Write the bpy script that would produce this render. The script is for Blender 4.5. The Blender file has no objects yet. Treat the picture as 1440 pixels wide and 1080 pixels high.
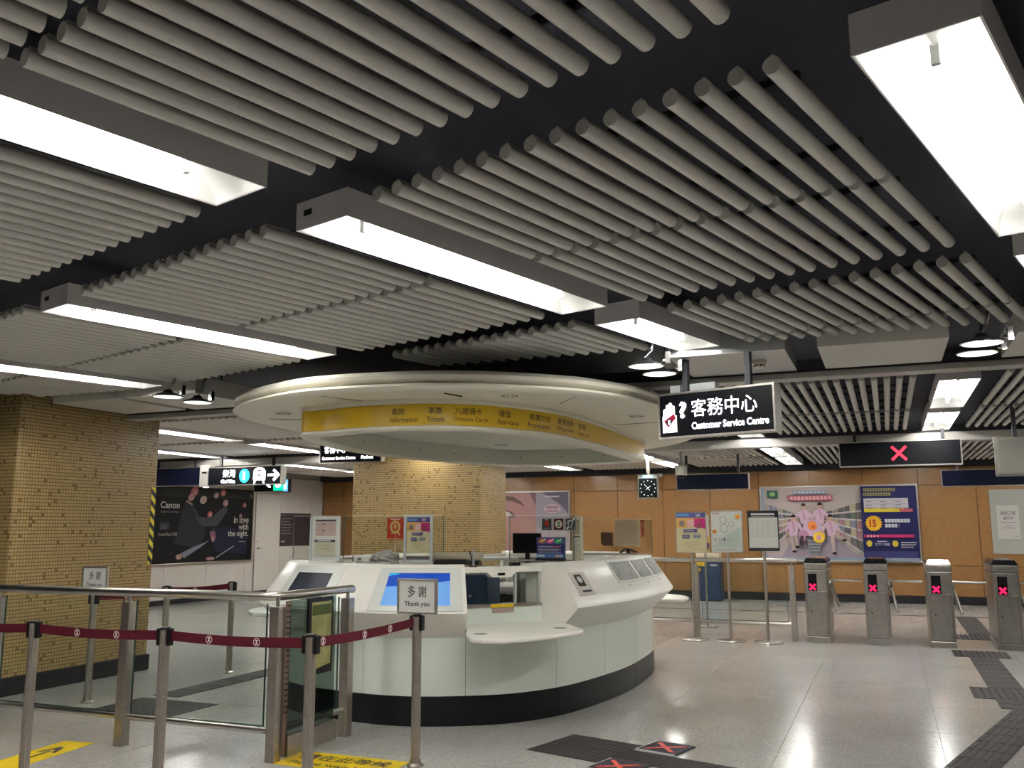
import bpy, math, random
import numpy as np
from mathutils import Matrix, Vector
random.seed(7)
SC = bpy.context.scene
COL = SC.collection
PI = math.pi

# ------------------------------------------------------------------ camera
def make_camera():
    W = np.array([[0.92528957, -0.06205305, -0.37415054],
                  [0.37924983, 0.14367977, 0.91407095],
                  [-0.00296303, -0.98767684, 0.156479]])
    right, up, back = W[:, 0], -W[:, 1], -W[:, 2]
    m = Matrix.Identity(4)
    for i in range(3):
        m[i][0], m[i][1], m[i][2] = right[i], up[i], back[i]
    m[2][3] = 1.5
    cd = bpy.data.cameras.new('camera')
    cd.sensor_width = 36
    cd.lens = 36 * 1275 / 1440
    cd.clip_start = 0.05
    cd.clip_end = 100
    co = bpy.data.objects.new('camera', cd)
    COL.objects.link(co)
    co.matrix_world = m
    SC.camera = co
make_camera()

# ------------------------------------------------------------------ world, exposure
wd = bpy.data.worlds.new('world')
SC.world = wd
wd.use_nodes = True
wd.node_tree.nodes['Background'].inputs[0].default_value = (0.10, 0.105, 0.11, 1)
wd.node_tree.nodes['Background'].inputs[1].default_value = 0.15
SC.view_settings.view_transform = 'Standard'
SC.view_settings.look = 'None'
SC.view_settings.gamma = 1
SC.view_settings.use_curve_mapping = False
SC.view_settings.exposure = 1.5
LAMP = 34.0          # strength of the fluorescent lamps
try:
    SC.cycles.use_denoising = True
    SC.cycles.max_bounces = 8
    SC.cycles.sample_clamp_indirect = 8
except Exception:
    pass

# ------------------------------------------------------------------ materials
MATS = {}
def nt(m):
    return m.node_tree.nodes, m.node_tree.links
def mat(name, col, rough=0.5, metal=0.0, emit=None, estr=1.0, alpha=None, trans=0.0, spec=0.5, noise=None, bump=None, ior=1.45, coat=0.0):
    if name in MATS:
        return MATS[name]
    m = bpy.data.materials.new(name)
    m.use_nodes = True
    n, l = nt(m)
    b = n['Principled BSDF']
    b.inputs['Base Color'].default_value = (*col, 1)
    b.inputs['Roughness'].default_value = rough
    b.inputs['Metallic'].default_value = metal
    b.inputs['IOR'].default_value = ior
    b.inputs['Specular IOR Level'].default_value = spec
    b.inputs['Transmission Weight'].default_value = trans
    b.inputs['Coat Weight'].default_value = coat
    if emit is not None:
        b.inputs['Emission Color'].default_value = (*emit, 1)
        b.inputs['Emission Strength'].default_value = estr
    if noise:
        scale, amount = noise
        tc = n.new('ShaderNodeTexCoord')
        t = n.new('ShaderNodeTexNoise')
        t.inputs['Scale'].default_value = scale
        t.inputs['Detail'].default_value = 5
        l.new(tc.outputs['Object'], t.inputs['Vector'])
        r = n.new('ShaderNodeValToRGB')
        r.color_ramp.elements[0].position = 0.3
        r.color_ramp.elements[1].position = 0.7
        r.color_ramp.elements[0].color = (*[max(0, c * (1 - amount)) for c in col], 1)
        r.color_ramp.elements[1].color = (*[min(1, c * (1 + amount)) for c in col], 1)
        l.new(t.outputs['Fac'], r.inputs['Fac'])
        l.new(r.outputs['Color'], b.inputs['Base Color'])
        if bump:
            bp = n.new('ShaderNodeBump')
            bp.inputs['Strength'].default_value = bump
            bp.inputs['Distance'].default_value = 0.002
            l.new(t.outputs['Fac'], bp.inputs['Height'])
            l.new(bp.outputs['Normal'], b.inputs['Normal'])
    MATS[name] = m
    return m

def mosaic_material():
    m = bpy.data.materials.new('mosaic_tiles')
    m.use_nodes = True
    n, l = nt(m)
    b = n['Principled BSDF']
    tc = n.new('ShaderNodeTexCoord')
    sx = n.new('ShaderNodeSeparateXYZ')
    l.new(tc.outputs['Object'], sx.inputs[0])
    ad = n.new('ShaderNodeMath')
    ad.operation = 'ADD'
    l.new(sx.outputs['X'], ad.inputs[0])
    l.new(sx.outputs['Y'], ad.inputs[1])
    cb = n.new('ShaderNodeCombineXYZ')
    l.new(ad.outputs[0], cb.inputs['X'])
    l.new(sx.outputs['Z'], cb.inputs['Y'])
    br = n.new('ShaderNodeTexBrick')
    br.offset = 0.0
    br.inputs['Color1'].default_value = (0.385, 0.268, 0.108, 1)
    br.inputs['Color2'].default_value = (0.32, 0.216, 0.082, 1)
    br.inputs['Mortar'].default_value = (0.13, 0.08, 0.03, 1)
    br.inputs['Scale'].default_value = 1.0
    br.inputs['Mortar Size'].default_value = 0.0026
    br.inputs['Mortar Smooth'].default_value = 0.2
    br.inputs['Bias'].default_value = -0.1
    br.inputs['Brick Width'].default_value = 0.033
    br.inputs['Row Height'].default_value = 0.033
    l.new(cb.outputs[0], br.inputs['Vector'])
    # some tiles much darker
    wn = n.new('ShaderNodeTexWhiteNoise')
    sn = n.new('ShaderNodeVectorMath')
    sn.operation = 'SNAP'
    sn.inputs[1].default_value = (0.033, 0.033, 0.033)
    l.new(cb.outputs[0], sn.inputs[0])
    l.new(sn.outputs[0], wn.inputs['Vector'])
    gt = n.new('ShaderNodeMath')
    gt.operation = 'GREATER_THAN'
    gt.inputs[1].default_value = 0.95
    l.new(wn.outputs['Value'], gt.inputs[0])
    mx = n.new('ShaderNodeMixRGB')
    mx.inputs['Color2'].default_value = (0.17, 0.105, 0.035, 1)
    l.new(gt.outputs[0], mx.inputs['Fac'])
    l.new(br.outputs['Color'], mx.inputs['Color1'])
    # deeper horizontal grout lines, dotted where they meet the upright joints
    dv = n.new('ShaderNodeMath')
    dv.operation = 'DIVIDE'
    dv.inputs[1].default_value = 0.033
    l.new(sx.outputs['Z'], dv.inputs[0])
    fr = n.new('ShaderNodeMath')
    fr.operation = 'FRACT'
    l.new(dv.outputs[0], fr.inputs[0])
    lt = n.new('ShaderNodeMath')
    lt.operation = 'LESS_THAN'
    lt.inputs[1].default_value = 0.22
    l.new(fr.outputs[0], lt.inputs[0])
    hl = n.new('ShaderNodeMath')
    hl.operation = 'MULTIPLY'
    hl.inputs[1].default_value = 0.62
    l.new(lt.outputs[0], hl.inputs[0])
    m2 = n.new('ShaderNodeMixRGB')
    m2.inputs['Color2'].default_value = (0.085, 0.052, 0.02, 1)
    l.new(hl.outputs[0], m2.inputs['Fac'])
    l.new(mx.outputs[0], m2.inputs['Color1'])
    l.new(m2.outputs[0], b.inputs['Base Color'])
    bp = n.new('ShaderNodeBump')
    bp.inputs['Strength'].default_value = 0.6
    bp.inputs['Distance'].default_value = 0.003
    iv = n.new('ShaderNodeMath')
    iv.operation = 'SUBTRACT'
    iv.inputs[0].default_value = 1
    l.new(br.outputs['Fac'], iv.inputs[1])
    l.new(iv.outputs[0], bp.inputs['Height'])
    l.new(bp.outputs['Normal'], b.inputs['Normal'])
    b.inputs['Roughness'].default_value = 0.45
    return m

def terrazzo_material():
    m = bpy.data.materials.new('terrazzo')
    m.use_nodes = True
    n, l = nt(m)
    b = n['Principled BSDF']
    tc = n.new('ShaderNodeTexCoord')
    gp = n.new('ShaderNodeNewGeometry')
    v = n.new('ShaderNodeTexVoronoi')
    v.inputs['Scale'].default_value = 95
    l.new(gp.outputs['Position'], v.inputs['Vector'])
    r = n.new('ShaderNodeValToRGB')
    e = r.color_ramp.elements
    e[0].position, e[0].color = 0.0, (0.35, 0.345, 0.335, 1)
    e[1].position, e[1].color = 1.0, (0.60, 0.59, 0.58, 1)
    for p, c in ((0.16, (0.43, 0.42, 0.405)), (0.5, (0.46, 0.452, 0.437)), (0.84, (0.49, 0.48, 0.465))):
        x = e.new(p)
        x.color = (*c, 1)
    sp = n.new('ShaderNodeSeparateColor')
    l.new(v.outputs['Color'], sp.inputs[0])
    l.new(sp.outputs[0], r.inputs['Fac'])
    t = n.new('ShaderNodeTexNoise')
    t.inputs['Scale'].default_value = 1.1
    t.inputs['Detail'].default_value = 6
    l.new(gp.outputs['Position'], t.inputs['Vector'])
    r2 = n.new('ShaderNodeValToRGB')
    r2.color_ramp.elements[0].position = 0.35
    r2.color_ramp.elements[0].color = (0.86, 0.85, 0.84, 1)
    r2.color_ramp.elements[1].position = 0.7
    r2.color_ramp.elements[1].color = (1, 0.99, 0.97, 1)
    l.new(t.outputs['Fac'], r2.inputs['Fac'])
    mx = n.new('ShaderNodeMixRGB')
    mx.blend_type = 'MULTIPLY'
    mx.inputs['Fac'].default_value = 1
    l.new(r.outputs['Color'], mx.inputs['Color1'])
    l.new(r2.outputs['Color'], mx.inputs['Color2'])
    l.new(mx.outputs[0], b.inputs['Base Color'])
    b.inputs['Roughness'].default_value = 0.17
    b.inputs['Specular IOR Level'].default_value = 0.5
    return m

def glass_material(name, col, alpha, rough=0.02):
    m = bpy.data.materials.new(name)
    m.use_nodes = True
    n, l = nt(m)
    for x in list(n):
        if x.type == 'BSDF_PRINCIPLED':
            n.remove(x)
    out = [x for x in n if x.type == 'OUTPUT_MATERIAL'][0]
    tr = n.new('ShaderNodeBsdfTransparent')
    tr.inputs[0].default_value = (*col, 1)
    gl = n.new('ShaderNodeBsdfGlossy')
    gl.inputs['Roughness'].default_value = rough
    fr = n.new('ShaderNodeFresnel')
    fr.inputs['IOR'].default_value = 1.45
    ad = n.new('ShaderNodeMath')
    ad.operation = 'MULTIPLY'
    ad.inputs[1].default_value = alpha
    l.new(fr.outputs[0], ad.inputs[0])
    ge = n.new('ShaderNodeNewGeometry')
    fb = n.new('ShaderNodeMath')
    fb.operation = 'SUBTRACT'
    fb.inputs[0].default_value = 1
    l.new(ge.outputs['Backfacing'], fb.inputs[1])
    ml = n.new('ShaderNodeMath')
    ml.operation = 'MULTIPLY'
    l.new(ad.outputs[0], ml.inputs[0])
    l.new(fb.outputs[0], ml.inputs[1])
    mx = n.new('ShaderNodeMixShader')
    l.new(ml.outputs[0], mx.inputs[0])
    l.new(tr.outputs[0], mx.inputs[1])
    l.new(gl.outputs[0], mx.inputs[2])
    l.new(mx.outputs[0], out.inputs[0])
    MATS[name] = m
    return m

def hazard_material():
    m = bpy.data.materials.new('hazard_stripes')
    m.use_nodes = True
    n, l = nt(m)
    b = n['Principled BSDF']
    tc = n.new('ShaderNodeTexCoord')
    sx = n.new('ShaderNodeSeparateXYZ')
    l.new(tc.outputs['Object'], sx.inputs[0])
    ad = n.new('ShaderNodeMath')
    ad.operation = 'ADD'
    l.new(sx.outputs['Y'], ad.inputs[0])
    l.new(sx.outputs['Z'], ad.inputs[1])
    md = n.new('ShaderNodeMath')
    md.operation = 'PINGPONG'
    md.inputs[1].default_value = 0.06
    l.new(ad.outputs[0], md.inputs[0])
    g = n.new('ShaderNodeMath')
    g.operation = 'GREATER_THAN'
    g.inputs[1].default_value = 0.03
    l.new(md.outputs[0], g.inputs[0])
    mx = n.new('ShaderNodeMixRGB')
    mx.inputs['Color1'].default_value = (0.02, 0.02, 0.02, 1)
    mx.inputs['Color2'].default_value = (0.75, 0.62, 0.05, 1)
    l.new(g.outputs[0], mx.inputs['Fac'])
    l.new(mx.outputs[0], b.inputs['Base Color'])
    return m

M_TUBE = mat('painted_aluminium_tube', (0.58, 0.56, 0.515), 0.45)
M_SOFFIT = mat('black_soffit', (0.05, 0.049, 0.066), 0.85)
M_RAIL = mat('dark_rail', (0.035, 0.035, 0.042), 0.6)
M_HOUSING = mat('fixture_housing', (0.66, 0.63, 0.63), 0.5)
M_REFL = mat('white_reflector', (0.88, 0.88, 0.85), 0.35)
M_LAMP = mat('fluorescent_lamp', (0.9, 0.9, 0.9), 0.5, emit=(1.0, 0.985, 0.95), estr=LAMP)
M_SPOT = mat('downlight_lens', (0.8, 0.8, 0.8), 0.4, emit=(0.93, 1.0, 0.93), estr=0.55)
M_CHROME = mat('chrome', (0.75, 0.75, 0.76), 0.08, 1.0)
M_STEEL = mat('brushed_steel', (0.52, 0.49, 0.45), 0.30, 1.0, noise=(35, 0.12))
M_STEELD = mat('post_steel', (0.46, 0.42, 0.375), 0.36, 1.0, noise=(25, 0.1))
M_GATE = mat('turnstile_steel', (0.40, 0.38, 0.35), 0.30, 1.0, noise=(12, 0.12))
M_BEAM = mat('beam_metal', (0.46, 0.44, 0.41), 0.35, 0.3)
M_BOX = mat('ceiling_box_white', (0.62, 0.60, 0.55), 0.4)
M_BOXM = mat('ceiling_box_satin', (0.60, 0.62, 0.63), 0.22, 0.5)
M_MOSAIC = mosaic_material()
M_TERR = terrazzo_material()
M_JOINT = mat('floor_joint', (0.26, 0.25, 0.235), 0.8)
M_SKIRT = mat('dark_skirting', (0.014, 0.014, 0.016), 0.5, spec=0.3)
M_ORANGE = mat('orange_wall_panel', (0.245, 0.122, 0.041), 0.30, noise=(14, 0.08))
M_ORJ = mat('panel_joint_backing', (0.12, 0.06, 0.02), 0.7)
M_WWALL = mat('white_wall', (0.55, 0.51, 0.465), 0.5, noise=(3, 0.04))
M_SIDE = mat('plain_wall', (0.55, 0.45, 0.30), 0.6)
M_CORNICE = mat('cornice_dark', (0.02, 0.02, 0.025), 0.7)
M_WHITE = mat('white_solid_surface', (0.88, 0.86, 0.79), 0.28, noise=(2, 0.015))
M_PGLASS = mat('back_painted_glass', (0.76, 0.82, 0.745), 0.10)
M_PLINTH = mat('black_plinth', (0.006, 0.007, 0.009), 0.3, spec=0.3)
M_CANOPY = mat('canopy_white', (0.80, 0.765, 0.65), 0.35)
M_CANOPYIN = mat('canopy_inner', (0.76, 0.76, 0.67), 0.5)
M_FASCIA = mat('canopy_fascia', (0.76, 0.73, 0.63), 0.2, 0.2)
M_YELLOW = mat('yellow_band', (0.62, 0.40, 0.012), 0.3)
M_BANDTXT = mat('band_lettering', (0.075, 0.045, 0.008), 0.5)
M_BLACK = mat('black_plastic', (0.006, 0.006, 0.0065), 0.4, spec=0.3)
M_BLACKG = mat('black_gloss', (0.006, 0.006, 0.008), 0.12)
M_NAVY = mat('navy_sign', (0.004, 0.006, 0.02), 0.35, spec=0.25)
M_SIGNBK = mat('sign_black_face', (0.003, 0.0035, 0.006), 0.35, spec=0.2)
M_SIGNW = mat('sign_white_lit', (0.9, 0.9, 0.9), 0.5, emit=(0.93, 0.97, 1.0), estr=1.6)
M_REDX = mat('red_led', (0.3, 0.0, 0.02), 0.5, emit=(1.0, 0.025, 0.055), estr=0.75)
M_PINKX = mat('gate_led', (0.3, 0.0, 0.05), 0.5, emit=(1.0, 0.008, 0.075), estr=0.62)
M_GREY = mat('grey_plastic', (0.24, 0.24, 0.23), 0.45)
M_LGREY = mat('light_grey_plastic', (0.52, 0.54, 0.51), 0.45)
M_PAPER = mat('white_paper', (0.62, 0.62, 0.57), 0.6)
M_INK = mat('ink_black', (0.03, 0.03, 0.035), 0.6)
M_BELT = mat('burgundy_belt', (0.085, 0.007, 0.016), 0.8, spec=0.2)
M_BELTW = mat('belt_print', (0.75, 0.66, 0.62), 0.7)
M_GLASS = glass_material('clear_glass', (0.93, 0.965, 0.945), 0.9)
M_GLASSD = glass_material('tinted_glass', (0.50, 0.56, 0.52), 0.9)
M_ACRYL = glass_material('acrylic', (0.93, 0.945, 0.935), 0.6)
M_GEDGE = mat('glass_edge', (0.03, 0.06, 0.05), 0.2)
M_TACT = mat('tactile_tile', (0.045, 0.039, 0.039), 0.7, spec=0.2, noise=(60, 0.2))
M_YST = mat('yellow_floor_sticker', (0.72, 0.50, 0.0), 0.5)
M_PURP = mat('purple_floor_sticker', (0.026, 0.021, 0.036), 0.5, spec=0.2)
M_REDP = mat('red_print', (0.70, 0.085, 0.055), 0.5)
M_HAZ = hazard_material()
M_WINE = mat('dark_brown', (0.09, 0.06, 0.05), 0.5)
_pc = {}
def P(r, g, b):
    """flat print colour"""
    k = (round(r, 3), round(g, 3), round(b, 3))
    if k not in _pc:
        _pc[k] = mat('print_%d' % len(_pc), tuple(0.68 * c for c in k), 0.5, spec=0.15)
    return _pc[k]

# ------------------------------------------------------------------ geometry helpers
class MB:
    def __init__(s):
        s.v, s.f, s.m, s.mats = [], [], [], []
        s.cur = 0
    def use(s, m):
        if m not in s.mats:
            s.mats.append(m)
        s.cur = s.mats.index(m)
        return s
    def add(s, vs, fs):
        o = len(s.v)
        s.v += [tuple(map(float, p)) for p in vs]
        s.f += [tuple(i + o for i in f) for f in fs]
        s.m += [s.cur] * len(fs)
        return s
    def box(s, x0, x1, y0, y1, z0, z1):
        return s.add([(x0, y0, z0), (x1, y0, z0), (x1, y1, z0), (x0, y1, z0), (x0, y0, z1), (x1, y0, z1), (x1, y1, z1), (x0, y1, z1)],
                     [(0, 3, 2, 1), (4, 5, 6, 7), (0, 1, 5, 4), (1, 2, 6, 5), (2, 3, 7, 6), (3, 0, 4, 7)])
    def cyl(s, p, q, r, n=16, r2=None, cap=True):
        p, q = Vector(p), Vector(q)
        r2 = r if r2 is None else r2
        d = (q - p).normalized()
        a = d.orthogonal().normalized()
        b = d.cross(a)
        vs = []
        for c, rr in ((p, r), (q, r2)):
            for i in range(n):
                t = 2 * PI * i / n
                vs.append(c + a * (rr * math.cos(t)) + b * (rr * math.sin(t)))
        fs = [(i, (i + 1) % n, n + (i + 1) % n, n + i) for i in range(n)]
        if cap:
            fs += [tuple(range(n - 1, -1, -1)), tuple(range(n, 2 * n))]
        return s.add(vs, fs)
    def lathe(s, prof, c=(0, 0), n=24):
        vs = []
        for r, z in prof:
            for i in range(n):
                t = 2 * PI * i / n
                vs.append((c[0] + r * math.cos(t), c[1] + r * math.sin(t), z))
        fs = []
        for k in range(len(prof) - 1):
            for i in range(n):
                fs.append((k * n + i, k * n + (i + 1) % n, (k + 1) * n + (i + 1) % n, (k + 1) * n + i))
        fs.append(tuple(range(n - 1, -1, -1)))
        fs.append(tuple(range((len(prof) - 1) * n, len(prof) * n)))
        return s.add(vs, fs)
    def loft(s, rings, closed_ring=True, closed_path=False, caps=True):
        n = len(rings[0])
        vs = [p for r in rings for p in r]
        fs = []
        R = len(rings)
        for k in range(R if closed_path else R - 1):
            k2 = (k + 1) % R
            for i in range(n if closed_ring else n - 1):
                j = (i + 1) % n
                fs.append((k * n + i, k * n + j, k2 * n + j, k2 * n + i))
        if caps and not closed_path and closed_ring:
            fs.append(tuple(range(n - 1, -1, -1)))
            fs.append(tuple(range((R - 1) * n, R * n)))
        return s.add(vs, fs)
    def pipe(s, path, r, n=12):
        path = [Vector(p) for p in path]
        rings = []
        for i, p in enumerate(path):
            d = (path[min(i + 1, len(path) - 1)] - path[max(i - 1, 0)]).normalized()
            up = Vector((0, 0, 1)) if abs(d.z) < 0.9 else Vector((1, 0, 0))
            a = d.cross(up).normalized()
            b = a.cross(d)
            rings.append([p + a * (r * math.cos(2 * PI * k / n)) + b * (r * math.sin(2 * PI * k / n)) for k in range(n)])
        return s.loft(rings)
    def prism(s, poly, z0, z1):
        n = len(poly)
        vs = [(x, y, z0) for x, y in poly] + [(x, y, z1) for x, y in poly]
        fs = [(i, (i + 1) % n, n + (i + 1) % n, n + i) for i in range(n)] + [tuple(range(n - 1, -1, -1)), tuple(range(n, 2 * n))]
        return s.add(vs, fs)
    def mesh(s, name):
        me = bpy.data.meshes.new(name)
        me.from_pydata(s.v, [], s.f)
        for m in s.mats:
            me.materials.append(m)
        if len(s.mats) > 1:
            me.polygons.foreach_set('material_index', s.m)
        me.update()
        return me
    def build(s, name, m=None, parent=None, smooth=False, bevel=0, loc=None, rz=None, fix=True, seg=2):
        if m is not None and not s.mats:
            s.mats = [m]
        me = s.mesh(name)
        if fix:
            import bmesh
            bm = bmesh.new()
            bm.from_mesh(me)
            bmesh.ops.recalc_face_normals(bm, faces=bm.faces)
            bm.to_mesh(me)
            bm.free()
        return link(name, me, parent, smooth, bevel, loc, rz, seg)
def link(name, me, parent=None, smooth=False, bevel=0, loc=None, rz=None, seg=2):
    o = bpy.data.objects.new(name, me)
    COL.objects.link(o)
    if parent is not None:
        o.parent = parent
    if loc is not None:
        o.location = loc
    if rz is not None:
        o.rotation_euler = (0, 0, rz)
    if smooth and me is not None:
        me.polygons.foreach_set('use_smooth', [True] * len(me.polygons))
        try:
            me.set_sharp_from_angle(angle=math.radians(40))
        except Exception:
            pass
    if bevel:
        b = o.modifiers.new('bevel', 'BEVEL')
        b.width = bevel
        b.segments = seg
        b.limit_method = 'ANGLE'
        b.angle_limit = math.radians(40)
    return o
def B(*a):
    return MB().box(*a)
def tag(o, label, cat, group=None, kind=None):
    o['label'] = label
    o['category'] = cat
    if group:
        o['group'] = group
    if kind:
        o['kind'] = kind
    return o
def thing(name, label, cat, loc=(0, 0, 0), rz=0, group=None, kind=None):
    o = bpy.data.objects.new(name, None)
    COL.objects.link(o)
    o.empty_display_size = 0.1
    o.location = loc
    o.rotation_euler = (0, 0, rz)
    return tag(o, label, cat, group, kind)

TH = math.radians(-15.9)                 # turn of the near ceiling grid against the walls
A = (math.sin(-TH), math.cos(TH))        # along the near ceiling tubes
BV = (-A[1], A[0])
def ab(a, b):
    return (A[0] * a + BV[0] * b, A[1] * a + BV[1] * b)

# text as flat polygons
_tx = {}
def text_polys(s, bold=0.0):
    k = (s, bold)
    if k in _tx:
        return _tx[k]
    cu = bpy.data.curves.new('t', 'FONT')
    cu.body = s
    cu.size = 1
    cu.resolution_u = 3
    cu.offset = bold
    cu.fill_mode = 'FRONT'
    o = bpy.data.objects.new('t', cu)
    COL.objects.link(o)
    dg = bpy.context.evaluated_depsgraph_get()
    me = bpy.data.meshes.new_from_object(o.evaluated_get(dg))
    vs = [(v.co.x, v.co.y) for v in me.vertices]
    fs = [tuple(p.vertices) for p in me.polygons]
    bpy.data.objects.remove(o)
    bpy.data.curves.remove(cu)
    bpy.data.meshes.remove(me)
    if not vs:
        vs, fs = [(0, 0), (0.1, 0), (0.1, 0.1)], [(0, 1, 2)]
    xs = [v[0] for v in vs]
    ys = [v[1] for v in vs]
    _tx[k] = (vs, fs, min(xs), max(xs), min(ys), max(ys))
    return _tx[k]

class Art:
    """flat print in the local XZ plane, facing -Y, later layers in front"""
    STEP = 0.0006
    def __init__(s, y0=0.0):
        s.b = MB()
        s.y = y0
    def _lay(s):
        s.y -= Art.STEP
        return s.y
    def poly(s, pts, m):
        y = s._lay()
        s.b.use(m).add([(u, y, v) for u, v in pts], [tuple(range(len(pts)))])
        return s
    def rect(s, u0, v0, u1, v1, m):
        return s.poly([(u0, v0), (u1, v0), (u1, v1), (u0, v1)], m)
    def ell(s, cu, cv, ru, rv, m, n=20, rot=0):
        c, q = math.cos(rot), math.sin(rot)
        return s.poly([(cu + ru * math.cos(t) * c - rv * math.sin(t) * q, cv + ru * math.cos(t) * q + rv * math.sin(t) * c) for t in [2 * PI * i / n for i in range(n)]], m)
    def star(s, cu, cv, r, m, n=18, k=0.8):
        return s.poly([(cu + (r if i % 2 else r * k) * math.cos(PI * i / n), cv + (r if i % 2 else r * k) * math.sin(PI * i / n)) for i in range(2 * n)], m)
    def bar(s, p, q, w, m):
        dx, dy = q[0] - p[0], q[1] - p[1]
        L = math.hypot(dx, dy)
        nx, ny = -dy / L * w / 2, dx / L * w / 2
        return s.poly([(p[0] + nx, p[1] + ny), (p[0] - nx, p[1] - ny), (q[0] - nx, q[1] - ny), (q[0] + nx, q[1] + ny)], m)
    def cross(s, cu, cv, r, w, m):
        s.bar((cu - r, cv - r), (cu + r, cv + r), w, m)
        return s.bar((cu - r, cv + r), (cu + r, cv - r), w, m)
    def text(s, t, cu, cv, h, m, w=None, bold=0.0, align='c'):
        vs, fs, x0, x1, y0, y1 = text_polys(t, bold)
        k = h / (y1 - y0)
        kx = k if w is None else w / (x1 - x0)
        off = {'c': (x0 + x1) / 2, 'l': x0, 'r': x1}[align]
        y = s._lay()
        s.b.use(m).add([(cu + (x - off) * kx, y, cv + (z - (y0 + y1) / 2) * k) for x, z in vs], fs)
        return s
    def lines(s, u0, u1, v1, n, gap, h, m, jit=0.3):
        for i in range(n):
            s.rect(u0, v1 - i * gap - h, u0 + (u1 - u0) * (1 - jit * random.random()), v1 - i * gap, m)
        return s
    def build(s, name, parent, loc=None):
        return s.b.build(name, None, parent, loc=loc, fix=False)
def frame_mb(w, h, bw, d, y=0):
    b = MB()
    b.box(-w / 2, w / 2, y - d, y, -h / 2, -h / 2 + bw).box(-w / 2, w / 2, y - d, y, h / 2 - bw, h / 2)
    b.box(-w / 2, -w / 2 + bw, y - d, y, -h / 2 + bw, h / 2 - bw).box(w / 2 - bw, w / 2, y - d, y, -h / 2 + bw, h / 2 - bw)
    return b

# closed smooth plan outline with arc length
class Loop:
    def __init__(s, pts, n=8):
        p = np.array(pts, float)
        N = len(p)
        o = []
        for i in range(N):
            p0, p1, p2, p3 = p[i - 1], p[i], p[(i + 1) % N], p[(i + 2) % N]
            for k in range(n):
                t = k / n
                o.append(.5 * (2 * p1 + (p2 - p0) * t + (2 * p0 - 5 * p1 + 4 * p2 - p3) * t * t + (3 * p1 - p0 - 3 * p2 + p3) * t ** 3))
        s.C = np.array(o)
        d = np.linalg.norm(np.roll(s.C, -1, 0) - s.C, axis=1)
        s.S = np.concatenate([[0], np.cumsum(d)])
        s.L = s.S[-1]
        T = np.roll(s.C, -1, 0) - np.roll(s.C, 1, 0)
        s.T = T / np.linalg.norm(T, axis=1)[:, None]
    def at(s, u):
        u = u % s.L
        i = min(int(np.searchsorted(s.S, u, side='right')) - 1, len(s.C) - 1)
        j = (i + 1) % len(s.C)
        f = (u - s.S[i]) / (s.S[i + 1] - s.S[i])
        p = s.C[i] * (1 - f) + s.C[j] * f
        t = s.T[i] * (1 - f) + s.T[j] * f
        t = t / np.linalg.norm(t)
        return p, t, np.array([t[1], -t[0]])
    def pt(s, u, off=0):
        p, t, n = s.at(u)
        return p + n * off
    def ring(s, off, z, n=None):
        n = n or len(s.C)
        return [(*s.pt(s.L * i / n, off), z) for i in range(n)]

# ================================================================== SETTING
# ---- floor: terrazzo slabs on a darker bed
floor = tag(B(-14, 9, -7, 20.2, -0.10, -0.012).build('floor', M_JOINT), 'pale grey polished terrazzo floor of large slabs', 'floor', kind='structure')
SL = 1.03
slab = B(0.0014, SL - 0.0014, 0.0016, SL - 0.0016, -0.012, 0.0).build('floor_slab', M_TERR, floor)
slab_me = slab.data
bpy.data.objects.remove(slab)
rest = MB()
cells = []
for i in range(-15, 9):
    for j in range(-14, 14):
        x, y = 0.25 + i * SL, 6.62 + j * SL
        cells.append((x, y))
def in_view(x, y):
    xc, yc = x + SL / 2, y + SL / 2
    az = math.degrees(math.atan2(xc, yc))
    return yc > 3.6 and -60 < az < 12 and yc < 19.7 and x > -13.6
vis = sorted([c for c in cells if in_view(*c)], key=lambda c: c[0] ** 2 + c[1] ** 2)
seen = set(vis[:190])
for c in cells:
    if c in seen:
        link('floor_slab', slab_me, floor, loc=(c[0], c[1], 0))
    else:
        x0, x1 = max(c[0], -14) + 0.003, min(c[0] + SL, 9) - 0.003
        y0, y1 = max(c[1], -7) + 0.003, min(c[1] + SL, 20.2) - 0.003
        if x1 > x0 and y1 > y0:
            rest.box(x0, x1, y0, y1, -0.012, 0.0)
o = rest.build('outer_floor_slabs', M_TERR, floor)
o['kind'] = 'stuff'
tag(B(-8, 6, 17.25, 17.33, 0.0, 0.004).build('trim_1', M_SKIRT), 'thin dark floor strip running before the orange wall', 'floor strip', kind='structure')

# ---- walls
def panel_wall(name, label, backing, panels, mp, mb_):
    w = tag(backing.build(name, mb_), label, 'wall', kind='structure')
    for (x0, x1, y0, y1, z0, z1) in panels:
        B(x0, x1, y0, y1, z0, z1).build('wall_panel', mp, w, bevel=0.004, seg=1)
    return w
pan = []
for k in range(-6, 15):
    x1 = 0.6 - 1.03 * k - 0.004
    x0 = x1 - 1.03 + 0.008
    x0 = max(x0, -13.38)
    if x1 - x0 < 0.05:
        continue
    for z0, z1 in ((0.155, 0.735), (0.743, 2.31), (2.318, 2.66)):
        pan.append((x0, x1, 19.875, 19.905, z0, z1))
wb = panel_wall('wall_back', 'orange panelled wall at the far end of the concourse', B(-13.6, 7.2, 19.9, 20.2, 0, 3.2), pan, M_ORANGE, M_ORJ)
tag(B(-13.38, 7.1, 19.86, 19.9, 0, 0.148).build('baseboard_back', M_SKIRT), 'black skirting under the orange panelled wall', 'skirting', kind='structure')
tag(B(-13.38, 7.1, 19.72, 19.9, 2.67, 2.95).build('trim_2', M_CORNICE), 'dark cornice above the orange panelled wall', 'cornice', kind='structure')
pan = []
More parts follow.
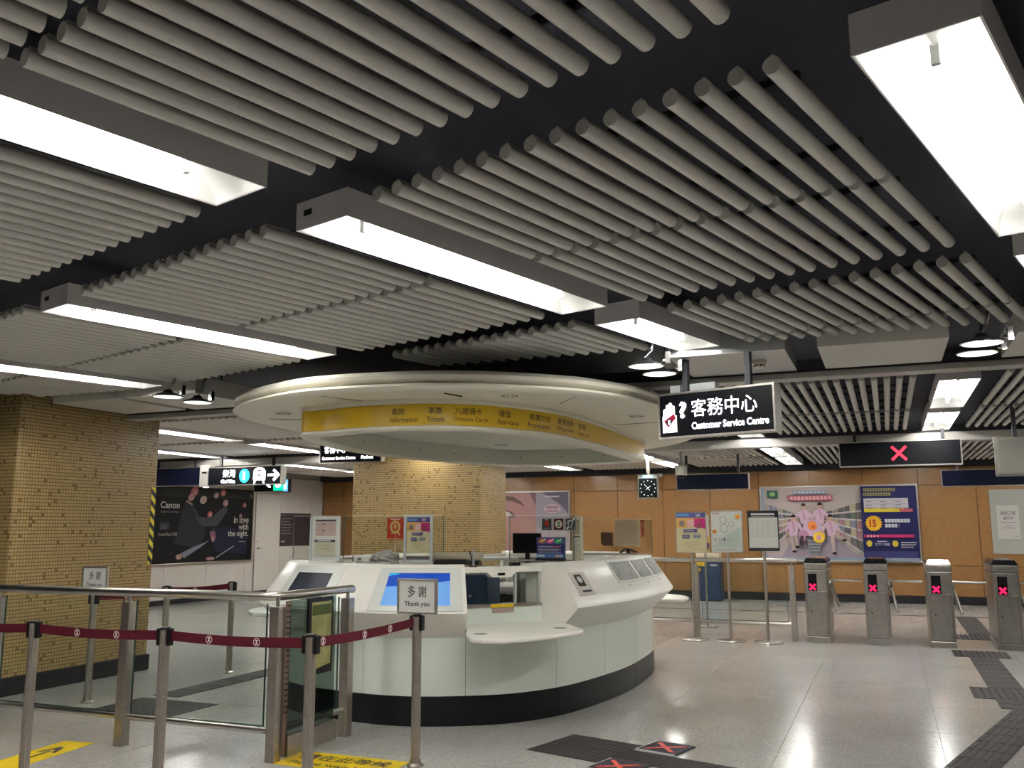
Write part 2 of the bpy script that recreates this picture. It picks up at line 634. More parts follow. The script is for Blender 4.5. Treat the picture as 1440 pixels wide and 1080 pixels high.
for k in range(0, 9):
    y0 = 19.36 - 1.24 * (k + 1)
    if k == 1:
        pan.append((-13.42, -13.395, 16.88, 17.17, 0.1, 2.7))
        pan.append((-13.42, -13.395, 17.18, 18.10, 2.31, 2.7))
        continue
    pan.append((-13.42, -13.395, y0 + 0.004, y0 + 1.236, 0.1, 2.7))
pan.append((-13.42, -13.395, 19.364, 19.87, 0.1, 2.7))
wl = panel_wall('wall_left', 'off-white panelled wall on the left behind the dark billboard', B(-13.7, -13.415, -7, 20.2, 0, 3.2), pan, M_WWALL, mat('wall_joint', (0.35, 0.32, 0.29), 0.7))
tag(B(-13.395, -13.37, 8.2, 19.86, 0, 0.10).build('baseboard_left', M_SKIRT), 'dark skirting along the off-white wall', 'skirting', kind='structure')
dr = tag(B(-13.40, -13.375, 17.19, 18.09, 0.02, 2.30).build('door_1', mat('door_paint', (0.60, 0.57, 0.52), 0.4)), 'off-white flush service door beside the dark billboard', 'door', kind='structure')
MB().cyl((-13.37, 17.27, 1.05), (-13.33, 17.27, 1.05), 0.018, 10).box(-13.345, -13.325, 17.27, 17.40, 1.04, 1.06).build('door_handle', M_STEEL, dr)
MB().cyl((-13.375, 17.27, 1.2), (-13.365, 17.27, 1.2), 0.02, 10).build('lock', M_STEELD, dr)
tag(B(7.0, 7.3, -7, 20.2, 0, 3.2).build('wall_right', M_SIDE), 'unseen plain tan wall added to close the open right side', 'wall', kind='structure')  # the hall goes on here; unseen wall added to keep bounce light in
tag(B(-13.6, 7.2, -7.3, -7.0, 0, 3.2).build('wall_front', M_SIDE), 'plain tan wall behind the viewpoint', 'wall', kind='structure')

# ---- mosaic columns
def column(x0, x1, y0, y1, label):
    b = MB()
    r = 0.045
    poly = []
    for cx, cy, t0 in ((x1 - r, y1 - r, 0), (x0 + r, y1 - r, 90), (x0 + r, y0 + r, 180), (x1 - r, y0 + r, 270)):
        for k in range(5):
            t = math.radians(t0 + k * 22.5)
            poly.append((cx + r * math.cos(t), cy + r * math.sin(t)))
    b.prism(poly, 0.16, 3.08)
    o = b.build('column', M_MOSAIC, smooth=True)
    tag(o, label, 'column', kind='structure')
    B(x0 - 0.012, x1 + 0.012, y0 - 0.012, y1 + 0.012, 0, 0.165).build('skirting', M_SKIRT, o, bevel=0.01)
    return o
col1 = column(-9.5, -7.5, 6.1, 7.9, 'wide ochre mosaic column at the left edge, behind the glass barrier')
col2 = column(-7.69, -5.5, 12.2, 13.2, 'ochre mosaic column standing behind the service counter')
B(-7.5, -7.494, 7.81, 7.87, 1.12, 1.95).build('hazard_tape', M_HAZ, col1)

# ---- ceiling: black soffit with panels of round tubes
ceil = tag(B(-13.6, 7.2, -7, 20.2, 3.06, 3.2).build('ceiling', M_SOFFIT), 'black soffit hung with panels of round grey tubes', 'ceiling', kind='structure')
TR = 0.0275
ZT = 2.7875
def tube_mb(mb, x, y0, y1, z=0.0, n=12):
    """one tube along Y with the clip fin along its top"""
    mb.cyl((x, y0, z), (x, y1, z), TR, n)
    mb.box(x - 0.005, x + 0.005, y0 + 0.01, y1 - 0.01, z + TR - 0.004, z + TR + 0.009)
    return mb
_tm = {}
def tube_mesh(L):
    k = round(L, 3)
    if k not in _tm:
        o = tube_mb(MB(), 0, 0, k).build('tube', M_TUBE, smooth=True)
        _tm[k] = o.data
        bpy.data.objects.remove(o)
    return _tm[k]
PITCH = 0.1067
def panel1(a0, b0, whole=True, n=16, clip=True):
    """near ceiling grid: n tubes along A from a0, spread along B from b0, cut at the crosswise strip"""
    L0 = 1.0025
    spec = []
    for k in range(n):
        b = b0 + PITCH * k
        L = L0
        y_end = ab(a0 + L0, b)[1]
        if y_end > 6.32:
            L = (6.32 - ab(a0, b)[1]) / A[1]
        if L > 0.08:
            spec.append((b - b0, L))
    if not spec:
        return
    x, y = ab(a0, b0)
    # local frame: X = -B, Y = A
    rails = MB()
    bmax = max(s[0] for s in spec)
    for yy in (0.2, 0.8):
        bs = [s[0] for s in spec if s[1] > yy]
        if bs:
            rails.box(-max(bs) - 0.008, -min(bs) + 0.008, yy - 0.010, yy + 0.010, TR + 0.010, TR + 0.035)
    if not rails.v:
        rails.box(-bmax - 0.03, 0.03, 0.03, 0.054, TR + 0.012, TR + 0.05)
    p = rails.build('tube_panel', M_RAIL, ceil, loc=(x, y, ZT), rz=TH)
    if whole:
        for b, L in spec:
            link('tube', tube_mesh(L), p, loc=(-b, 0, 0))
    else:
        mb = MB()
        for b, L in spec:
            tube_mb(mb, -b, 0, L, n=10)
        t = mb.build('tubes', M_TUBE, p, smooth=True)
        t['kind'] = 'stuff'
S1 = (2.33, 3.3825)
for b0 in (0.897, 3.217, 5.537):
    for a0 in S1:
        panel1(a0, b0)
panel1(1.0025, 0.897)
panel1(1.0025, 3.217)
panel1(4.71, 0.897)
panel1(5.7625, 0.897)
panel1(4.71, 3.217)
panel1(-0.05, 0.897, n=16)
for a0 in S1:
    panel1(a0, 7.857, whole=False, n=12)
panel1(1.0025, 5.537, whole=False)
panel1(-0.05, 3.217, whole=False)
panel1(4.71, 0.897 - 2.32, whole=False)
panel1(5.7625, 0.897 - 2.32, whole=False)
for a0 in S1 + (1.0025, -0.05):
    panel1(a0, 0.897 - 2.32, whole=False)

P2 = 0.1053
def panel2(xr, y0, y1, whole, n=16):
    """far ceiling grid, square with the walls; xr = centre of the rightmost tube"""
    rails = MB()
    L = y1 - y0
    for f in (0.1, 0.4, 0.6, 0.9):
        rails.box(-(n - 1) * P2 - 0.008, 0.008, L * f - 0.010, L * f + 0.010, TR + 0.010, TR + 0.035)
    p = rails.build('tube_panel', M_RAIL, ceil, loc=(xr, y0, ZT))
    h = L / 2
    if whole:
        for k in range(n):
            for q in (0, 1):
                link('tube', tube_mesh(h - 0.006), p, loc=(-k * P2, q * (h + 0.003), 0))
    else:
        mb = MB()
        for k in range(n):
            mb.cyl((-k * P2, 0, 0), (-k * P2, L, 0), TR, 10)
        t = mb.build('tubes', M_TUBE, p, smooth=True)
        t['kind'] = 'stuff'
XL2 = [2.98, 0.65, -1.68, -4.01, -6.34, -8.67, -11.0]      # fixture lines
for i, xl in enumerate([5.31] + XL2):
    xr = xl - 0.37
    n = 16 if xr > -11 else 14
    for j, (y0, y1) in enumerate(((8.43, 10.68), (10.90, 13.02), (14.72, 16.95), (17.17, 19.5))):
        if -5.2 < xr < -3.2 and j == 0:
            continue
        panel2(xr, y0, y1, whole=(i in (2,) and j < 2), n=n)

# ---- steel cross beams
def beam(name, y0, y1, z0, z1, label):
    o = tag(B(-13.38, 6.98, y0, y1, z0, z1).build(name, M_BEAM, bevel=0.006), label, 'beam', kind='structure')
    B(-13.36, 6.96, y0 + 0.02, y1 - 0.02, z1, z1 + 0.10).build('upstand', M_RAIL, o)
    return o
beam('trim_3', 7.38, 7.56, 2.655, 2.705, 'slim grey steel channel crossing the ceiling before the far tube panels')
beam('trim_4', 13.05, 13.30, 2.60, 2.72, 'grey steel beam crossing the ceiling above the turnstiles')

# ---- fluorescent troughs
def fixture(label, L=1.96, W=0.32, loc=(0, 0, 0), rz=0, group='ceiling light troughs', slot=False):
    """open trough along local Y, bottom rim at local z 0"""
    t = thing('ceiling_light', label, 'ceiling light', loc, rz, group)
    D = 0.115
    w, k = W / 2, 0.006
    h = MB()
    h.box(-w, -w + k, 0, L, 0, D).box(w - k, w, 0, L, 0, D).box(-w + k, w - k, 0, k, 0, D).box(-w + k, w - k, L - k, L, 0, D).box(-w, w, 0, L, D, D + 0.006)
    h.build('housing', M_HOUSING, t)
    if slot:
        B(-w + 0.05, -w + 0.10, -0.002, 0.001, 0.055, 0.08).build('cable_slot', M_BLACK, t)
    # gull-wing reflector
    pr = []
    for i in range(-12, 13):
        x = i / 12
        zz = 0.012 + 0.085 * math.sqrt(max(0, 1 - (abs(x) - 0.42) ** 2 / 0.34)) if abs(x) < 0.999 else 0.004
        pr.append((x * (w - 0.008), min(zz, 0.1)))
    rings = [[(x, yy, z) for x, z in pr] for yy in (0.008, L - 0.008)]
    MB().loft(rings, closed_ring=False, caps=False).build('reflector', M_REFL, t, smooth=True)
    # curved end reflectors
    for s, y in ((1, 0.008), (-1, L - 0.008)):
        e = MB()
        rr = []
        for q in range(7):
            a = q / 6 * PI / 2
            yy = y + s * 0.20 * (1 - math.cos(a))
            zz = 0.004 + 0.094 * math.sin(a)
            rr.append([(x * (w - 0.008), yy - s * 0.10 * (x * x) * (1 - math.sin(a)) * 0.0, zz) for x in (-1, -0.5, 0, 0.5, 1)])
        e.loft(rr, closed_ring=False, caps=False)
        e.build('end_reflector', M_REFL, t, smooth=True)
    MB().cyl((0, 0.25, 0.045), (0, L - 0.25, 0.045), 0.016, 10).build('lamp', M_LAMP, t, smooth=True)
    for y in (0.225, L - 0.245):
        B(-0.012, 0.012, y, y + 0.02, 0.022, 0.09).build('lamp_holder', M_LGREY, t)
    return t
ZL = 2.745
def fix1(a, b, label, L=1.96, slot=False):
    x, y = ab(a, b)
    return fixture(label, L, 0.32, (x, y, ZL), TH, slot=slot)
fix1(2.343, 0.523, 'large glaring ceiling light trough at the top right corner, nearest the viewpoint')
fix1(2.343, 2.845, 'long ceiling light trough in the middle of the near tube panels', slot=True)
fix1(2.343, 5.165, 'long ceiling light trough on the left, third from the right in its row', slot=True)
fix1(2.343, 7.45, 'thin far-left ceiling light trough just above the left mosaic column')
fix1(-0.005, 2.845, 'glaring ceiling light trough running out of the left edge of the picture')
fix1(4.66, 2.845, 'short ceiling light trough above the round canopy, beside the white ceiling box', 1.10)
fix1(4.66, 0.523, 'short ceiling light trough cut by the right edge of the picture', 1.50)
fix1(-0.005, 0.523, 'ceiling light trough overhead, out of view above the right corner')  # this trough and the next are unseen, added for light near the camera
fix1(-0.005, 5.165, 'ceiling light trough out of view beyond the left edge')
fix1(-2.38, 1.6, 'unseen ceiling light trough added behind the viewpoint, right')  # unseen pair added behind the camera to light the near area
fix1(-2.38, 4.0, 'unseen ceiling light trough added behind the viewpoint, left')
cols = ['right edge', 'lit gap over the turnstiles', 'line right of the canopy', 'line behind the canopy', 'line over the ochre column', 'line left of the canopy', 'leftmost line']
rows = [('first row before the steel beam', 8.57), ('second row before the steel beam', 11.03), ('first row beyond the steel beam', 14.95), ('second row beyond the steel beam', 17.2)]
for i, xl in enumerate(XL2):
    for j, (rn, y0) in enumerate(rows):
        if i == 3 and j == 0:
            continue
        fixture('recessed ceiling light, %s, %s' % (cols[i], rn), 2.03, 0.33, (xl, y0, ZL), 0, 'ceiling lights over the far concourse')

# ================================================================== CEILING FURNITURE
def ceiling_box(x, m, label):
    t = tag(B(-0.405, 0.405, 0, 0.92, 0, 0.16).build('ceiling_box', m, bevel=0.004, loc=(x, 6.355, 2.70)), label, 'ceiling panel', 'white ceiling boxes')
    for hx in (-0.3, 0.3):
        MB().cyl((hx, 0.46, 0.16), (hx, 0.46, 0.36), 0.008, 8).build('hanger', M_RAIL, t)
    return t
ceiling_box(-0.985, M_BOXM, 'satin white ceiling box carrying the smoke detector')
ceiling_box(0.035, M_BOX, 'plain white ceiling box right of the one with the smoke detector')
ceiling_box(1.235, M_BOX, 'plain white ceiling box cut by the right picture edge')
ceiling_box(-7.0, M_BOX, 'plain white ceiling box touching the left mosaic column')
ceiling_box(-6.12 + 0.05, M_BOX, 'plain white ceiling box behind the left pair of downlights')
sd = MB().lathe([(0.055, 2.70), (0.055, 2.685), (0.05, 2.675), (0.038, 2.67), (0.036, 2.655), (0.022, 2.645)], (-0.80, 6.72), 20).build('smoke_detector', mat('detector_cream', (0.62, 0.58, 0.48), 0.4), smooth=True)
tag(sd, 'cream smoke detector on the satin white ceiling box', 'smoke detector')
b = MB()
for k in range(6):
    t_ = k * PI / 3
    b.box(-0.80 + 0.037 * math.cos(t_) - 0.006, -0.80 + 0.037 * math.cos(t_) + 0.006, 6.72 + 0.037 * math.sin(t_) - 0.006, 6.72 + 0.037 * math.sin(t_) + 0.006, 2.656, 2.668)
b.build('vent_slots', M_BLACK, sd)['kind'] = 'stuff'
def downlight(x, y, tilt, label):
    t = thing('downlight', label, 'downlight', (x, y, 2.60), 0, 'swivel downlights')
    MB().lathe([(0.120, 0.0), (0.122, 0.008), (0.11, 0.012), (0.085, 0.024), (0.05, 0.034), (0.03, 0.06)], (0, 0), 28).build('reflector_bell', M_BLACK, t, smooth=True)
    MB().lathe([(0.117, -0.001), (0.117, 0.0)], (0, 0), 28).build('lens', M_SPOT, t)
    b = MB()
    for i in range(24):
        a0, a1 = 2 * PI * i / 24, 2 * PI * (i + 1) / 24
        b.add([(0.117 * math.cos(a0), 0.117 * math.sin(a0), -0.003), (0.117 * math.cos(a1), 0.117 * math.sin(a1), -0.003), (0.128 * math.cos(a1), 0.128 * math.sin(a1), 0.0), (0.128 * math.cos(a0), 0.128 * math.sin(a0), 0.0)], [(0, 1, 2, 3)])
    b.build('trim_ring', M_CHROME, t)
    MB().pipe([(0.0, 0.0, 0.055), (0.03, 0.02, 0.12), (0.05, 0.03, 0.20), (0.08, 0.04, 0.25), (0.12, 0.05, 0.32), (0.12, 0.05, 0.45)], 0.014).build('arm', M_CHROME, t, smooth=True)
    MB().cyl((0.118, 0, 0.03), (0.155, 0, 0.03), 0.012, 10).box(0.14, 0.17, -0.02, 0.02, 0.01, 0.09).build('bracket', M_CHROME, t)
    return t
downlight(-1.48, 6.07, 0, 'upper of the two downlights left of the hanging service sign')
downlight(-1.47, 6.42, 0, 'lower of the two downlights left of the hanging service sign')
downlight(0.60, 6.10, 0, 'upper of the two downlights at the right, beside the white ceiling box')
downlight(0.60, 6.45, 0, 'lower of the two downlights at the right, beside the white ceiling box')
downlight(-5.56, 5.91, 0, 'left of the two downlights between column and canopy')
downlight(-5.58, 6.29, 0, 'right of the two downlights between column and canopy')

# ---- hanging signs
def lightbox(name, w, h, label, cat, loc, rz=0, d=0.10, face=None, m_frame=None, hang=(2.75,), hk=0.36):
    """loc = centre of the face"""
    t = thing(name, label, cat, loc, rz)
    B(-w / 2, w / 2, 0, d, -h / 2, h / 2).build('case', M_BEAM, t, bevel=0.008)
    frame_mb(w, h, 0.014, 0.008, 0.0).build('frame', m_frame or M_STEEL, t)
    a = Art(-0.001)
    a.rect(-w / 2 + 0.013, -h / 2 + 0.013, w / 2 - 0.013, h / 2 - 0.013, face or M_SIGNBK)
    a.build('face', t)
    top = hang[0] - loc[2]
    for x in (-w * hk, w * hk):
        B(x - 0.02, x + 0.02, d / 2 - 0.02, d / 2 + 0.02, h / 2, top).build('hanger', M_RAIL, t)
    return t
# customer service centre sign
cs = lightbox('hanging_sign', 0.90, 0.33, 'lit black hanging sign reading Customer Service Centre with hand and coin symbol', 'sign', (-1.075, 6.365, 2.295), math.radians(-18), hang=(2.70,), hk=0.27)
a = Art(-0.003)
a.poly([(-0.415, -0.12), (-0.30, -0.12), (-0.30, 0.0), (-0.415, 0.0)], M_SIGNW)
for k, (x, hh) in enumerate(((-0.395, 0.04), (-0.372, 0.07), (-0.348, 0.082), (-0.325, 0.06))):
    a.bar((x, -0.02), (x, hh), 0.026, M_SIGNW)
    a.ell(x, hh, 0.013, 0.013, M_SIGNW, 10)
a.poly([(-0.405, -0.035), (-0.318, 0.015), (-0.302, -0.02), (-0.368, -0.085)], P(0.62, 0.03, 0.09))
a.ell(-0.358, -0.047, 0.023, 0.023, M_SIGNBK, 18)
a.text('S', -0.358, -0.047, 0.032, M_SIGNW, bold=0.03)
a.text('?', -0.245, 0.035, 0.12, M_SIGNW, w=0.06, bold=0.04)
a.text('\u5ba2\u52d9\u4e2d\u5fc3', 0.075, 0.04, 0.125, M_SIGNW, w=0.50, bold=0.0)
a.text('Customer Service Centre', 0.115, -0.085, 0.05, M_SIGNW, w=0.58, bold=0.02)
a.build('lettering', cs)
for bx0, bx1 in ((-0.36, -0.28), (-0.20, 0.0)):
    B(bx0, bx1, 0.02, 0.08, 0.165, 0.22).build('bracket', M_BOXM, cs)
# second service sign, behind the canopy
c2 = lightbox('hanging_sign', 1.02, 0.30, 'lit black service sign half hidden behind the canopy', 'sign', (-6.98, 11.0, 2.56), 0)
a = Art(-0.003)
a.text('\u5ba2\u52d9\u4e2d\u5fc3', -0.25, 0.045, 0.10, M_SIGNW, w=0.36, bold=0.0)
a.text('Customer Service Centre', -0.19, -0.075, 0.045, M_SIGNW, w=0.55, bold=0.03)
a.text('Platform', 0.28, -0.075, 0.045, M_SIGNW, w=0.19, bold=0.03)
a.build('lettering', c2)
# line 1 train sign and blank sign on the left
tr = lightbox('hanging_sign', 1.55, 0.32, 'lit black train sign with blue line number and arrow', 'sign', (-10.25, 12.8, 2.40), 0, d=0.14)
a = Art(-0.003)
a.text('\u67f4\u7063', -0.32, 0.045, 0.135, M_SIGNW, w=0.27, bold=0.0)
a.text('Chai Wan', -0.34, -0.09, 0.062, M_SIGNW, w=0.30, bold=0.05)
M_CYAN = mat('cyan_lit', (0.05, 0.5, 0.8), 0.5, emit=(0.0, 0.42, 0.80), estr=0.55)
a.ell(0.01, 0.0, 0.112, 0.122, M_CYAN, 28)
a.text('1', 0.0, 0.0, 0.14, M_SIGNW, w=0.05, bold=0.05)
a.poly([(0.20, -0.085), (0.45, -0.085), (0.45, 0.07), (0.42, 0.115), (0.36, 0.135), (0.29, 0.135), (0.23, 0.115), (0.20, 0.07)], M_SIGNW)
a.poly([(0.25, -0.01), (0.40, -0.01), (0.40, 0.08), (0.36, 0.1), (0.29, 0.1), (0.25, 0.08)], mat('train_window', (0.6, 0.55, 0.6), 0.5, emit=(0.75, 0.66, 0.72), estr=0.6))
a.rect(0.32, -0.005, 0.332, 0.09, P(0.12, 0.02, 0.03)).rect(0.285, -0.008, 0.366, 0.006, P(0.12, 0.02, 0.03)).rect(0.285, 0.078, 0.366, 0.09, P(0.12, 0.02, 0.03))
a.bar((0.25, -0.08), (0.22, -0.14), 0.03, M_SIGNW).bar((0.40, -0.08), (0.43, -0.14), 0.03, M_SIGNW)
a.bar((0.50, 0.0), (0.70, 0.0), 0.042, M_SIGNW)
a.bar((0.62, 0.09), (0.735, -0.012), 0.045, M_SIGNW).bar((0.62, -0.09), (0.735, 0.012), 0.045, M_SIGNW)
a.build('lettering', tr)
bl = lightbox('hanging_sign', 1.2, 0.33, 'blank dark blue hanging sign beside the left column', 'sign', (-11.88, 12.9, 2.42), 0, face=M_NAVY)
ps = MB().box(-0.11, 0.11, 0, 0.16, -0.18, 0.2)
ps = tag(ps.build('sign_joint_box', M_BEAM, loc=(-11.14, 12.83, 2.41), bevel=0.01), 'grey metal box joining the blank and the train sign', 'sign bracket')
MB().lathe([(0.05, -0.195), (0.05, -0.18)], (0, 0.06), 16).build('lamp', M_SPOT, ps)
B(-0.05, 0.05, -0.004, 0.0, 0.05, 0.08).build('slot', M_BLACK, ps)
# exit sign
ex = thing('exit_sign', 'small green and blue exit sign under the train sign', 'exit sign', (-11.3, 15.0, 2.32))
B(-0.45, 0.33, 0, 0.08, -0.09, 0.08).build('case', M_SIGNBK, ex)
a = Art(-0.001)
a.ell(-0.10, 0.02, 0.06, 0.025, M_SIGNW, 12, -0.5)
a.rect(0.02, -0.075, 0.24, 0.07, mat('green_lit', (0, 0.3, 0.1), 0.5, emit=(0.0, 0.75, 0.22), estr=1.0))
a.ell(0.13, 0.02, 0.07, 0.035, M_SIGNW, 12)
a.build('pictogram', ex)
M_BLUEL = mat('blue_lit', (0.05, 0.2, 0.4), 0.5, emit=(0.10, 0.33, 0.62), estr=0.8)
B(0.28, 0.42, -0.05, 0.03, -0.12, 0.14).build('side_box', M_NAVY, ex)
Art(-0.051).rect(0.285, -0.1, 0.40, 0.13, M_BLUEL).text('E', 0.34, 0.01, 0.12, M_SIGNW, w=0.06, bold=0.03).build('side_face', ex)
B(-0.03, 0.03, 0.02, 0.05, 0.08, 0.47).build('hanger', M_STEELD, ex)
# red cross sign above the gates
xs = lightbox('gate_sign', 1.48, 0.33, 'black hanging sign with a glowing red cross above the turnstiles', 'sign', (0.19, 12.85, 2.445), 0, d=0.14)
Art(-0.003).cross(0.0, 0.0, 0.088, 0.035, M_REDX).build('red_cross', xs)
lightbox('gate_sign', 1.25, 0.28, 'blank navy hanging sign before the orange wall, right of the clock', 'sign', (-2.79, 16.0, 2.28), 0, face=M_NAVY)
lightbox('gate_sign', 1.7, 0.27, 'blank navy hanging sign at the right behind the grey sign back', 'sign', (1.68, 16.0, 2.255), 0, face=M_NAVY)
gb = thing('hanging_sign', 'grey rounded back of a hanging sign at the right edge', 'sign', (1.62, 11.0, 2.245))
B(-0.5, 0.5, 0, 0.12, -0.205, 0.205).build('case', mat('sign_back_grey', (0.20, 0.195, 0.17), 0.5), gb, bevel=0.03, seg=3)
frame_mb(1.02, 0.43, 0.02, 0.03, 0.09).build('edge_frame', M_STEEL, gb, bevel=0.006)
for hx in (-0.3, 0.3):
    B(hx - 0.02, hx + 0.02, 0.04, 0.08, 0.2, 0.82).build('hanger', M_RAIL, gb)
# clock
ck = thing('hanging_clock', 'square black station clock hanging before the orange wall', 'clock', (-3.93, 16.0, 2.22))
B(-0.185, 0.185, 0, 0.10, -0.215, 0.215).build('case', M_BEAM, ck, bevel=0.008)
frame_mb(0.37, 0.43, 0.016, 0.01).build('frame', M_STEEL, ck)
a = Art(-0.002)
a.rect(-0.165, -0.195, 0.165, 0.14, P(0.012, 0.016, 0.014))
M_CKW = mat('clock_marks', (0.8, 0.85, 0.85), 0.5, emit=(0.75, 0.9, 0.9), estr=0.5)
for k in range(12):
    t_ = k * PI / 6
    r0 = 0.135
    a.ell(r0 * math.sin(t_), -0.03 + r0 * math.cos(t_), 0.010, 0.010, M_CKW, 8)
a.build('dial', ck)
MB().use(M_CKW).box(-0.004, 0.004, -0.012, -0.009, -0.04, 0.06).build('hour_hand', None, ck).matrix_local = Matrix.Translation((0, 0, -0.03)) @ Matrix.Rotation(math.radians(52), 4, 'Y') @ Matrix.Translation((0, 0, 0))
MB().use(M_CKW).box(-0.003, 0.003, -0.015, -0.012, -0.05, 0.095).build('minute_hand', None, ck).matrix_local = Matrix.Translation((0, 0, -0.03)) @ Matrix.Rotation(math.radians(-42), 4, 'Y')
Art(-0.002).rect(-0.10, 0.15, 0.10, 0.205, mat('clock_header', (0.1, 0.3, 0.3), 0.5, emit=(0.12, 0.42, 0.45), estr=0.8)).text('RADO', 0, 0.178, 0.032, M_SIGNW, w=0.15, bold=0.03).build('header', ck)
B(-0.03, 0.03, 0.03, 0.07, 0.215, 0.56).build('hanger', M_STEELD, ck)
# small camera can
cc = thing('security_camera', 'white cylindrical security camera hanging right of the clock', 'camera', (-2.91, 14.0, 2.29))
MB().lathe([(0.085, 0.0), (0.09, 0.01), (0.09, 0.14), (0.07, 0.16)], (0, 0), 20).build('body', mat('camera_white', (0.62, 0.60, 0.54), 0.4), cc, smooth=True)
MB().cyl((0, 0, 0.16), (0, 0, 0.78), 0.02, 10).lathe([(0.05, 0.18), (0.05, 0.2)], (0, 0), 12).build('stem', M_LGREY, cc)
MB().lathe([(0.03, -0.045), (0.055, -0.03), (0.065, 0.0)], (0, 0), 16).build('dome', M_BLACKG, cc, smooth=True)
d2 = MB().lathe([(0.05, 2.665), (0.06, 2.63), (0.04, 2.60), (0.02, 2.59)], (-4.55, 19.66), 16).build('security_camera', M_LGREY, smooth=True)
tag(d2, 'tiny white dome camera at the cornice left of the clock', 'camera')

# ================================================================== CANOPY
RING = [(x * .935, y * .935) for x, y in [(-4.57, 6.44), (-4.35, 6.40), (-3.95, 6.30), (-3.57, 6.32), (-3.24, 6.41), (-2.97, 6.64), (-2.82, 6.89), (-2.69, 7.21), (-2.59, 7.67), (-2.56, 8.66), (-2.59, 9.62), (-2.60, 10.25), (-2.66, 10.62), (-2.98, 10.78), (-3.65, 10.86), (-4.23, 10.78), (-4.62, 10.45), (-4.87, 9.66), (-5.05, 8.96), (-5.08, 8.39), (-5.01, 7.73), (-4.82, 6.95)]]
DISC = [(-5.15, 6.3), (-4.95, 6.0), (-4.59, 5.71), (-4.0, 5.43), (-3.6, 5.37), (-3.08, 5.43), (-2.79, 5.52), (-2.45, 5.71), (-2.05, 6.07), (-1.86, 6.38), (-1.7, 6.8), (-1.63, 7.4), (-1.62, 8.2), (-1.68, 9.2), (-1.9, 9.9), (-2.3, 10.6), (-2.9, 11.2), (-3.7, 11.5), (-4.5, 11.2), (-5.1, 10.4), (-5.4, 9.4), (-5.48, 8.4), (-5.42, 7.5), (-5.3, 6.75)]
rg, ds = Loop(RING), Loop(DISC)
can = thing('canopy', 'large round white canopy with yellow lettered band above the service counter', 'canopy', (-3.6, 8.4, 2.22))
CX = np.array([-3.6, 8.4, 2.22])
def loc_ring(pts):
    return [tuple(np.array(p) - CX) for p in pts]
NR = 160
# wide soffit disc: bottom plate, rounded lip, set-back fascia, top
prof = [(-1.3, 2.452), (-0.12, 2.447), (-0.025, 2.452), (0.0, 2.470), (-0.02, 2.490), (-0.07, 2.494), (-0.10, 2.500), (-0.05, 2.506), (-0.015, 2.525), (-0.01, 2.55), (-0.03, 2.575), (-0.06, 2.584), (-0.30, 2.588)]
prof = [(-0.5, 2.452)] + prof[1:]
dm = MB().loft([loc_ring(ds.ring(o_, z_, NR)) for o_, z_ in prof[:6]], closed_ring=True, caps=False)
dm.build('soffit_plate', M_CANOPY, can, smooth=True)
MB().loft([loc_ring(ds.ring(o_, z_, NR)) for o_, z_ in prof[5:]], closed_ring=True, caps=False).build('fascia', M_FASCIA, can, smooth=True)
top = MB().add(loc_ring(ds.ring(-0.30, 2.588, NR)), [tuple(range(NR))])
top.build('roof', M_CANOPYIN, can)
# the plate between disc rim and ring
def strip_between(l1, o1, z1, l2, o2, z2, n=NR):
    c = np.array([-3.6, 8.4])
    def ray_at(lp, off, th):
        best = None
        pts = np.array([lp.pt(lp.L * i / 400, off) for i in range(400)])
        ang = np.arctan2(pts[:, 1] - c[1], pts[:, 0] - c[0])
        o_ = np.argsort(ang)
        ang, pts = ang[o_], pts[o_]
        return np.array([np.interp(th, ang, pts[:, 0], period=2 * PI), np.interp(th, ang, pts[:, 1], period=2 * PI)]).T
    th = np.linspace(-PI, PI, n, endpoint=False)
    a_, b_ = ray_at(l1, o1, th), ray_at(l2, o2, th)
    return [(*p, z1) for p in a_], [(*p, z2) for p in b_]
ra, rb = strip_between(ds, -0.45, 2.4515, rg, -0.02, 2.4515)
MB().loft([loc_ring(ra), loc_ring(rb)], caps=False).build('soffit_inner', M_CANOPY, can, smooth=True)
# ring body
rp = [(-0.03, 2.455), (0.012, 2.452), (0.014, 2.425), (0.0, 2.415), (0.0, 2.252), (0.012, 2.246), (0.014, 2.232), (0.0, 2.22), (-0.05, 2.217), (-0.14, 2.222), (-0.155, 2.232), (-0.155, 2.40)]
MB().loft([loc_ring(rg.ring(o_, z_, NR)) for o_, z_ in rp[:-2]], caps=False).build('ring', M_CANOPY, can, smooth=True)
MB().loft([loc_ring(rg.ring(o_, z_, NR)) for o_, z_ in rp[-3:]], caps=False).build('inner_wall', M_CANOPYIN, can, smooth=True)
MB().add(loc_ring(rg.ring(-0.14, 2.40, NR)), [tuple(range(NR))]).build('recessed_ceiling', M_CANOPYIN, can)
band = MB().loft([loc_ring(rg.ring(0.004, 2.254, NR)), loc_ring(rg.ring(0.004, 2.413, NR))], caps=False).build('yellow_band', M_YELLOW, can, smooth=True)
def band_text(s, u0, z, h, wd, mb):
    vs, fs, x0, x1, y0, y1 = text_polys(s, 0.008)
    kx, k = wd / (x1 - x0), h / (y1 - y0)
    out = []
    for x, y in vs:
        p = rg.pt(u0 + (x - (x0 + x1) / 2) * kx, 0.0055)
        out.append(tuple(np.array([p[0], p[1], z + (y - (y0 + y1) / 2) * k]) - CX))
    mb.add(out, fs)
